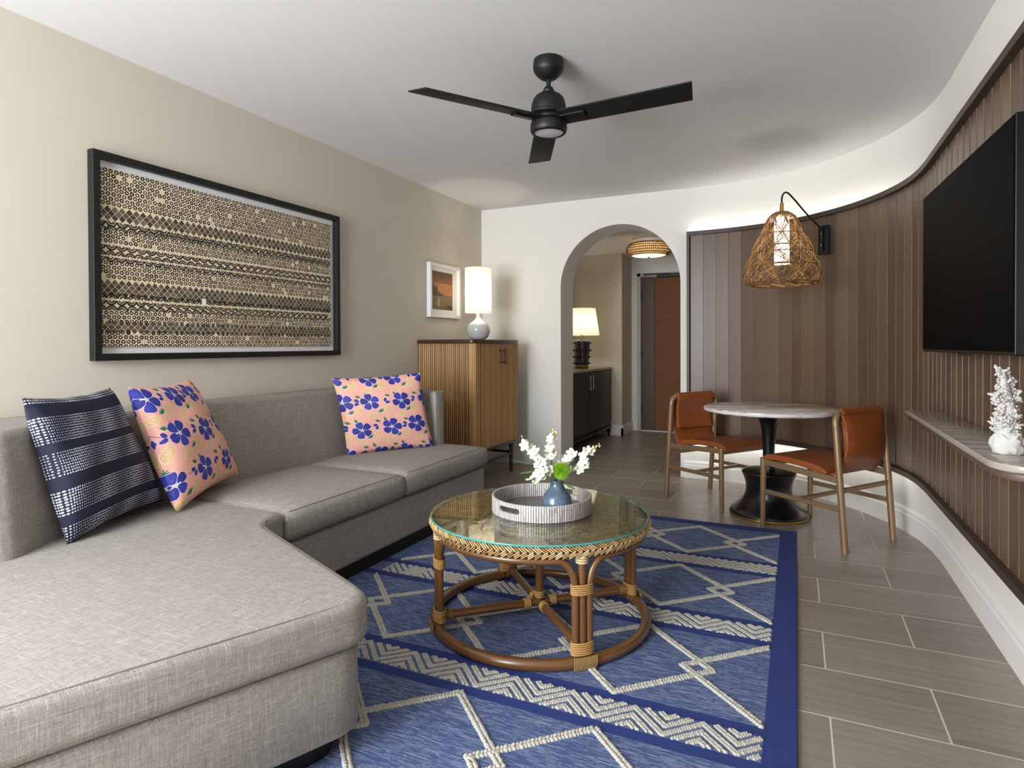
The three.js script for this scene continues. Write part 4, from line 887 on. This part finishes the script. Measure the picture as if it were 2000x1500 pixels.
{
  const C = thing('coral_sculpture', 'white branching coral sculpture standing on the marble ledge', 'sculpture', [0.553, 0.8325, -2.195]);
  const cm = std(new THREE.Color('#c6c4c0'), 0.8);
  const list = [], right = V3(0.907, 0, -0.42), fwd = V3(0.42, 0, 0.907);
  const P = (r, u, f) => right.clone().multiplyScalar(r).addScaledVector(fwd, f).add(V3(0, u, 0));
  // foot block
  const foot = new THREE.IcosahedronGeometry(1, 3), fp = foot.attributes.position;
  for (let i = 0; i < fp.count; i++) { const v = V3(fp.getX(i), fp.getY(i), fp.getZ(i)), n = 1 + 0.14 * Math.sin(9 * v.x + 4 * v.y) * Math.sin(8 * v.z - 3 * v.y) + 0.05 * Math.sin(17 * v.y + 5 * v.x); v.multiplyScalar(n); v.y = Math.max(v.y, -0.55); fp.setXYZ(i, v.x * 0.04, (v.y + 0.55) * 0.046, v.z * 0.036); }
  foot.computeVertexNormals(); obj('foot', BGU.toCreasedNormals(foot, 0.8), cm, C);
  function branch(a, b, r0, r1, knobs, kl) {
    const A = P(...a), B = P(...b); list.push(rod(A.toArray(), B.toArray(), r0, r1, 8));
    const d = B.clone().sub(A).normalize();
    for (let i = 0; i < knobs; i++) {
      const t = rnd(), p = A.clone().lerp(B, t), o = V3(rr(-1, 1), rr(-0.2, 0.7), rr(-1, 1)).normalize().addScaledVector(d, 0.35).normalize(), L = kl * rr(0.5, 1.1);
      const e = p.clone().addScaledVector(o, L + (r0 + (r1 - r0) * t) * 0.8);
      list.push(rod(p.toArray(), e.toArray(), 0.0058, 0.0036, 6)); list.push(new THREE.IcosahedronGeometry(rr(0.0036, 0.0052), 1).translate(e.x, e.y, e.z));
      for (let q = 0; q < 2; q++) { const e2 = e.clone().add(V3(rr(-1, 1), rr(-0.5, 1), rr(-1, 1)).multiplyScalar(0.007)); list.push(new THREE.IcosahedronGeometry(rr(0.0026, 0.004), 1).translate(e2.x, e2.y, e2.z)); }
    }
  }
  branch([-0.002, 0.02, 0], [-0.004, 0.15, 0], 0.03, 0.021, 44, 0.014);
  branch([-0.004, 0.14, 0], [-0.016, 0.238, 0], 0.02, 0.007, 54, 0.012);
  branch([-0.01, 0.06, 0.0], [-0.036, 0.09, 0.01], 0.015, 0.005, 34, 0.012);
  branch([-0.01, 0.08, 0.01], [-0.034, 0.118, 0.012], 0.014, 0.005, 30, 0.012);
  branch([-0.008, 0.12, 0.0], [-0.036, 0.168, 0.006], 0.014, 0.005, 34, 0.012);
  branch([0.0, 0.1, 0], [0.026, 0.17, 0], 0.012, 0.005, 30, 0.012);
  branch([0.0, 0.14, 0], [0.014, 0.212, -0.005], 0.01, 0.004, 24, 0.007);
  branch([0.006, 0.02, 0], [0.018, 0.1, 0], 0.018, 0.01, 18, 0.008);
  branch([0.0, 0.05, 0.01], [0.005, 0.13, 0.02], 0.012, 0.006, 26, 0.011);
  obj('branches', merge(list), cm, C);
}

// ================================================================ RATTAN WALL LAMP
{
  const SX = -0.085, SZ = -4.45, PXZ = [0.182, -4.9];
  const L = thing('wall_lamp', 'rattan basket wall lamp on a black hooked arm above the dining table', 'lamp');
  const prof = [[0.055, 2.012], [0.075, 2.0], [0.115, 1.925], [0.16, 1.83], [0.2, 1.74], [0.228, 1.66], [0.237, 1.605], [0.23, 1.565], [0.21, 1.547], [0.185, 1.543]];
  const pc = new THREE.CatmullRomCurve3(prof.map(([r, y]) => V3(r, y, 0)), false, 'centripetal');
  const strandsM = [std(new THREE.Color('#90632f'), 0.5), std(new THREE.Color('#64401c'), 0.5), std(new THREE.Color('#b98d52'), 0.5)];
  const sets = [[], [], []];
  const NSTR = 52;
  for (let i = 0; i < NSTR; i++) for (const dir of [1, -1]) {
    const a0 = i / NSTR * Math.PI * 2 + (dir > 0 ? 0 : 0.05), pts = [];
    for (let k = 0; k <= 22; k++) { const u = k / 22, p = pc.getPointAt(u), a = a0 + dir * (u * 1.9 + 0.25 * Math.sin(u * 5 + i)), r = p.x + 0.003 * dir; pts.push(V3(SX + r * Math.cos(a), p.y, SZ + r * Math.sin(a))); }
    sets[i % 3].push(tube(pts, 0.0017, 44, 5));
  }
  for (let i = 0; i < 26; i++) { // inner loose layer of curling canes
    const a0 = rr(0, 6.28), pts = [], s = rnd() < 0.5 ? 1 : -1, lo = rr(0.35, 0.6);
    for (let k = 0; k <= 14; k++) { const u = lo + (0.98 - lo) * k / 14, p = pc.getPointAt(u), a = a0 + s * k / 14 * 1.5 + 0.2 * Math.sin(k * 0.5), r = p.x - 0.012; pts.push(V3(SX + r * Math.cos(a), p.y + 0.004, SZ + r * Math.sin(a))); }
    sets[i % 3].push(tube(pts, 0.0018, 30, 5));
  }
  sets.forEach((s, k) => { const m = obj('woven_canes', merge(s), strandsM[k], L); m.userData.kind = 'stuff'; });
  for (const u of [0.3, 0.55, 0.72, 0.93, 0.995]) { const p = pc.getPointAt(u); obj('cane_hoop', new THREE.TorusGeometry(p.x, u > 0.9 ? 0.0042 : 0.0028, 6, 64).rotateX(Math.PI / 2).translate(SX, p.y, SZ), strandsM[1], L); }
  obj('cap', lathe([[0.0, 2.026], [0.045, 2.026], [0.066, 2.012], [0.076, 1.998], [0.07, 1.996], [0, 2.0]], 32).translate(SX, 0, SZ), M.bronze, L);
  const socket = obj('socket', rod([SX, 2.02, SZ], [SX, 2.085, SZ], 0.014, 0.012, 16), M.brass, L);
  const diff = phys(0xffffff, 0.9, { emissive: new THREE.Color().setRGB(1, 0.9, 0.74), emissiveIntensity: 1.2 });
  obj('diffuser', new THREE.CylinderGeometry(0.047, 0.047, 0.31, 32).translate(SX, 1.835, SZ), diff, L);
  obj('diffuser_ring', merge([1.812, 1.69].map((y) => new THREE.TorusGeometry(0.05, 0.004, 6, 32).rotateX(Math.PI / 2).translate(SX, y, SZ))), strandsM[1], L);
  // arm and wall plate
  const n = V3(SX - PXZ[0], 0, SZ - PXZ[1]).normalize();
  const plate = new RoundedBoxGeometry(0.075, 0.205, 0.03, 2, 0.004); plate.rotateY(Math.atan2(n.x, n.z)); plate.translate(PXZ[0] + n.x * 0.0, 1.89, PXZ[1] + n.z * 0.0);
  obj('wall_plate', plate, M.blackMetal, L);
  const spine = rod([PXZ[0] + n.x * 0.028, 1.81, PXZ[1] + n.z * 0.028], [PXZ[0] + n.x * 0.028, 1.985, PXZ[1] + n.z * 0.028], 0.009, 0.009, 12);
  obj('plate_hinge', spine, M.blackMetal, L);
  for (const y of [1.85, 1.93]) obj('screw', new THREE.SphereGeometry(0.007, 10, 8).translate(PXZ[0] + n.x * 0.037, y, PXZ[1] + n.z * 0.037), M.brass, L);
  const lerp = (t, y) => [SX + (PXZ[0] + n.x * 0.028 - SX) * t, y, SZ + (PXZ[1] + n.z * 0.028 - SZ) * t];
  obj('arm', tube([lerp(0, 2.08), lerp(0, 2.115), lerp(0.02, 2.14), lerp(0.07, 2.16), lerp(0.14, 2.162), lerp(0.24, 2.143), lerp(0.6, 2.05), lerp(0.94, 1.972), lerp(1, 1.955)], 0.0058, 60, 10), M.blackMetal, L);
  pointLight('wall_lamp_light', WARM, 0.26, [SX, 1.8, SZ], 2);
}

// ================================================================ CEILING FAN
{
  const F = thing('ceiling_fan', 'matte black three-bladed ceiling fan with pale light lens', 'fan', [-1.06, 0, -2.71]);
  const bm = std(new THREE.Color('#060707'), 0.5), bladeM = std(new THREE.Color('#070808'), 0.65);
  obj('canopy', slathe([[0, HC - 0.0005], [0.068, HC - 0.0005], [0.071, HC - 0.01], [0.071, HC - 0.05], [0.06, HC - 0.068], [0.035, HC - 0.09], [0.018, HC - 0.095], [0, HC - 0.095]], 40, 50), bm, F);
  obj('down_rod', rod([0, 2.34, 0], [0, HC - 0.09, 0], 0.011, 0.011, 14), bm, F);
  obj('coupling', lathe([[0.012, 2.368], [0.02, 2.364], [0.034, 2.335], [0, 2.335]], 24), bm, F);
  obj('motor_housing', slathe([[0, 2.338], [0.035, 2.337], [0.066, 2.318], [0.08, 2.285], [0.083, 2.25], [0.083, 2.235], [0.0, 2.235]], 48, 50), bm, F);
  obj('hub', lathe([[0, 2.234], [0.079, 2.234], [0.079, 2.198], [0, 2.198]], 48), bm, F);
  obj('light_housing', slathe([[0.06, 2.199], [0.083, 2.199], [0.086, 2.188], [0.086, 2.163], [0.08, 2.15], [0.07, 2.147], [0.066, 2.152]], 48, 40), bm, F);
  obj('light_lens', lathe([[0, 2.1495], [0.066, 2.1515], [0.069, 2.158], [0, 2.16]], 40), phys(new THREE.Color('#d4d0dc'), 0.4), F);
  for (const az of [4, 124, 244]) {
    const b = new RoundedBoxGeometry(0.6, 0.007, 0.132, 2, 0.003), p = b.attributes.position;
    for (let i = 0; i < p.count; i++) { const u = (p.getX(i) + 0.3) / 0.6; p.setZ(i, p.getZ(i) * (0.92 + 0.08 * u)); p.setX(i, p.getX(i) + (p.getZ(i) > 0 ? 0.012 : -0.012) * u); }
    b.computeVertexNormals(); b.rotateX(-0.2); b.translate(0.367, 2.215, 0);
    const g = BGU.toCreasedNormals(b, 0.5); g.rotateY(-az * Math.PI / 180);
    const bl = obj('blade', g, bladeM, F);
    const br = new RoundedBoxGeometry(0.13, 0.01, 0.05, 2, 0.003); br.rotateX(-0.2); br.translate(0.125, 2.207, 0.01); br.rotateY(-az * Math.PI / 180);
    obj('bracket', br, bm, bl);
  }
}

// ================================================================ ENTRY HALL
{
  const C = thing('console_cabinet', 'black console cabinet with grey stone top in the entry hall', 'cabinet');
  const navy = phys(new THREE.Color('#0b0e13'), 0.4, { clearcoat: 0.1, clearcoatRoughness: 0.4 });
  const X0 = -2.612, X1 = -2.13, Z0 = -7.605, Z1 = -5.99;
  obj('body', rbox(X0, X1 - 0.02, 0.13, 0.842, Z0, Z1, 0.004), navy, C);
  obj('stone_top', rbox(X0, X1 + 0.008, 0.843, 0.872, Z0 - 0.01, Z1 + 0.01, 0.004), phys(new THREE.Color('#a9a4a0'), 0.18, {}), C);
  for (const [a, b, h] of [[Z0 + 0.006, -6.715, -6.765], [-6.711, Z1 - 0.006, -6.66]]) {
    const d = obj('door', rbox(X1 - 0.02, X1, 0.165, 0.836, a, b, 0.003), navy, C);
    obj('handle', merge([rod([X1 + 0.025, 0.635, h], [X1 + 0.025, 0.8, h], 0.006, 0.006, 10), rod([X1, 0.655, h], [X1 + 0.025, 0.655, h], 0.005, 0.005, 8), rod([X1, 0.78, h], [X1 + 0.025, 0.78, h], 0.005, 0.005, 8)]), std(new THREE.Color('#c9c6c0'), 0.3, { metalness: 0.8 }), d).userData.label = 'brushed steel bar handle';
  }
  obj('base_rail', rbox(X0 + 0.01, X1 + 0.004, 0.1, 0.13, Z0 + 0.004, Z1 - 0.004, 0.003), navy, C);
  for (const x of [X0 + 0.04, X1 - 0.02]) for (const z of [Z0 + 0.06, Z1 - 0.06]) obj('foot', rod([x, 0, z], [x, 0.1, z], 0.012, 0.022, 10), navy, C);
}
{
  const LX = -2.308, LZ = -6.95, L = thing('console_lamp', 'table lamp with knobbly dark blue base and cream tapered shade', 'lamp', [LX, 0.8725, LZ]);
  const blue = phys(new THREE.Color('#070a1c'), 0.12, { clearcoat: 1, clearcoatRoughness: 0.05 });
  obj('foot', lathe([[0, 0], [0.08, 0], [0.08, 0.04], [0.076, 0.044], [0, 0.044]], 40), M.brass, L);
  obj('base', slathe([[0, 0.044], [0.07, 0.045], [0.082, 0.06], [0.088, 0.15], [0.095, 0.25], [0.096, 0.32], [0.088, 0.332], [0.02, 0.335], [0.0, 0.335]], 48, 50), blue, L);
  const kn = new THREE.SphereGeometry(1, 10, 8).scale(0.013, 0.014, 0.018);
  for (const [y, r, n] of [[0.062, 0.086, 13], [0.135, 0.092, 9], [0.215, 0.1, 9], [0.305, 0.1, 13]]) for (let i = 0; i < n; i++) { const a = i / n * 6.2832 + y * 9, m = obj('knob', kn, blue, L); m.position.set(r * Math.cos(a), y, r * Math.sin(a)); m.rotation.y = Math.PI / 2 - a; }
  obj('neck', rod([0, 0.335, 0], [0, 0.375, 0], 0.014, 0.012, 12), M.brass, L);
  const sh = new THREE.CylinderGeometry(0.165, 0.212, 0.318, 64, 1, true); sh.translate(0, 0.55, 0);
  obj('shade', sh, M.shade, L);
  obj('bulb', new THREE.SphereGeometry(0.03, 20, 14).translate(0, 0.52, 0), M.bulb, L);
  obj('bulb_holder', rod([0, 0.375, 0], [0, 0.492, 0], 0.012, 0.012, 10), M.brass, L);
  pointLight('console_lamp_light', WARM, 0.33, [LX, 0.8725 + 0.52, LZ], 1.2);
}
{
  const X = -1.478, Z = -6.8, L = thing('ceiling_light', 'drum ceiling light wrapped in woven brown rattan above the entry hall', 'lamp', [X, 0, Z]);
  const P = [[0.172, 2.27], [0.205, 2.262], [0.235, 2.225], [0.242, 2.195], [0.23, 2.165], [0.2, 2.14], [0.188, 2.135]];
  const bodyG = slathe(P, 64, 30);
  obj('inner_shade', bodyG, phys(new THREE.Color('#e2c48e'), 0.9, { transmission: 0.5, thickness: 0 }), L);
  const canes = []; const pc = new THREE.CatmullRomCurve3(P.map(([r, y]) => V3(r, y, 0)), false, 'centripetal');
  for (const u of [0.02, 0.2, 0.36, 0.5, 0.64, 0.8, 0.98]) { const p = pc.getPointAt(u); canes.push(new THREE.TorusGeometry(p.x + 0.002, 0.0048, 6, 72).rotateX(Math.PI / 2).translate(0, p.y, 0)); }
  for (let i = 0; i < 72; i++) { const a = i / 72 * 6.2832, pts = []; for (let k = 0; k <= 8; k++) { const p = pc.getPointAt(k / 8), aa = a + 0.04 * (k % 2); pts.push(V3((p.x + 0.004) * Math.cos(aa), p.y, (p.x + 0.004) * Math.sin(aa))); } canes.push(tube(pts, 0.0034, 14, 5)); }
  const cm = obj('woven_canes', merge(canes), std(new THREE.Color('#7d5428'), 0.5), L); cm.userData.kind = 'stuff';
  obj('pan', lathe([[0, 2.309], [0.19, 2.309], [0.195, 2.3], [0.18, 2.27], [0, 2.27]], 48), M.trimWhite, L);
  obj('lens', lathe([[0, 2.122], [0.1, 2.124], [0.17, 2.132], [0.187, 2.14], [0, 2.142]], 48), std(0xffffff, 0.6, { emissive: new THREE.Color().setRGB(1, 0.9, 0.75), emissiveIntensity: 0.9 }), L);
  obj('finial', new THREE.SphereGeometry(0.012, 14, 10).translate(0, 2.116, 0), std(new THREE.Color('#8a8178'), 0.3, { metalness: 0.8 }), L);
  pointLight('ceiling_light_bulb', WARM, 0.14, [X, 2.2, Z], 2);
  areaLight('ceiling_light_glow', WARM, 4, 0.27, 0.27, [X, 2.1, Z], [X, 0, Z + 0.01]);
}
renderer.render(scene, camera);
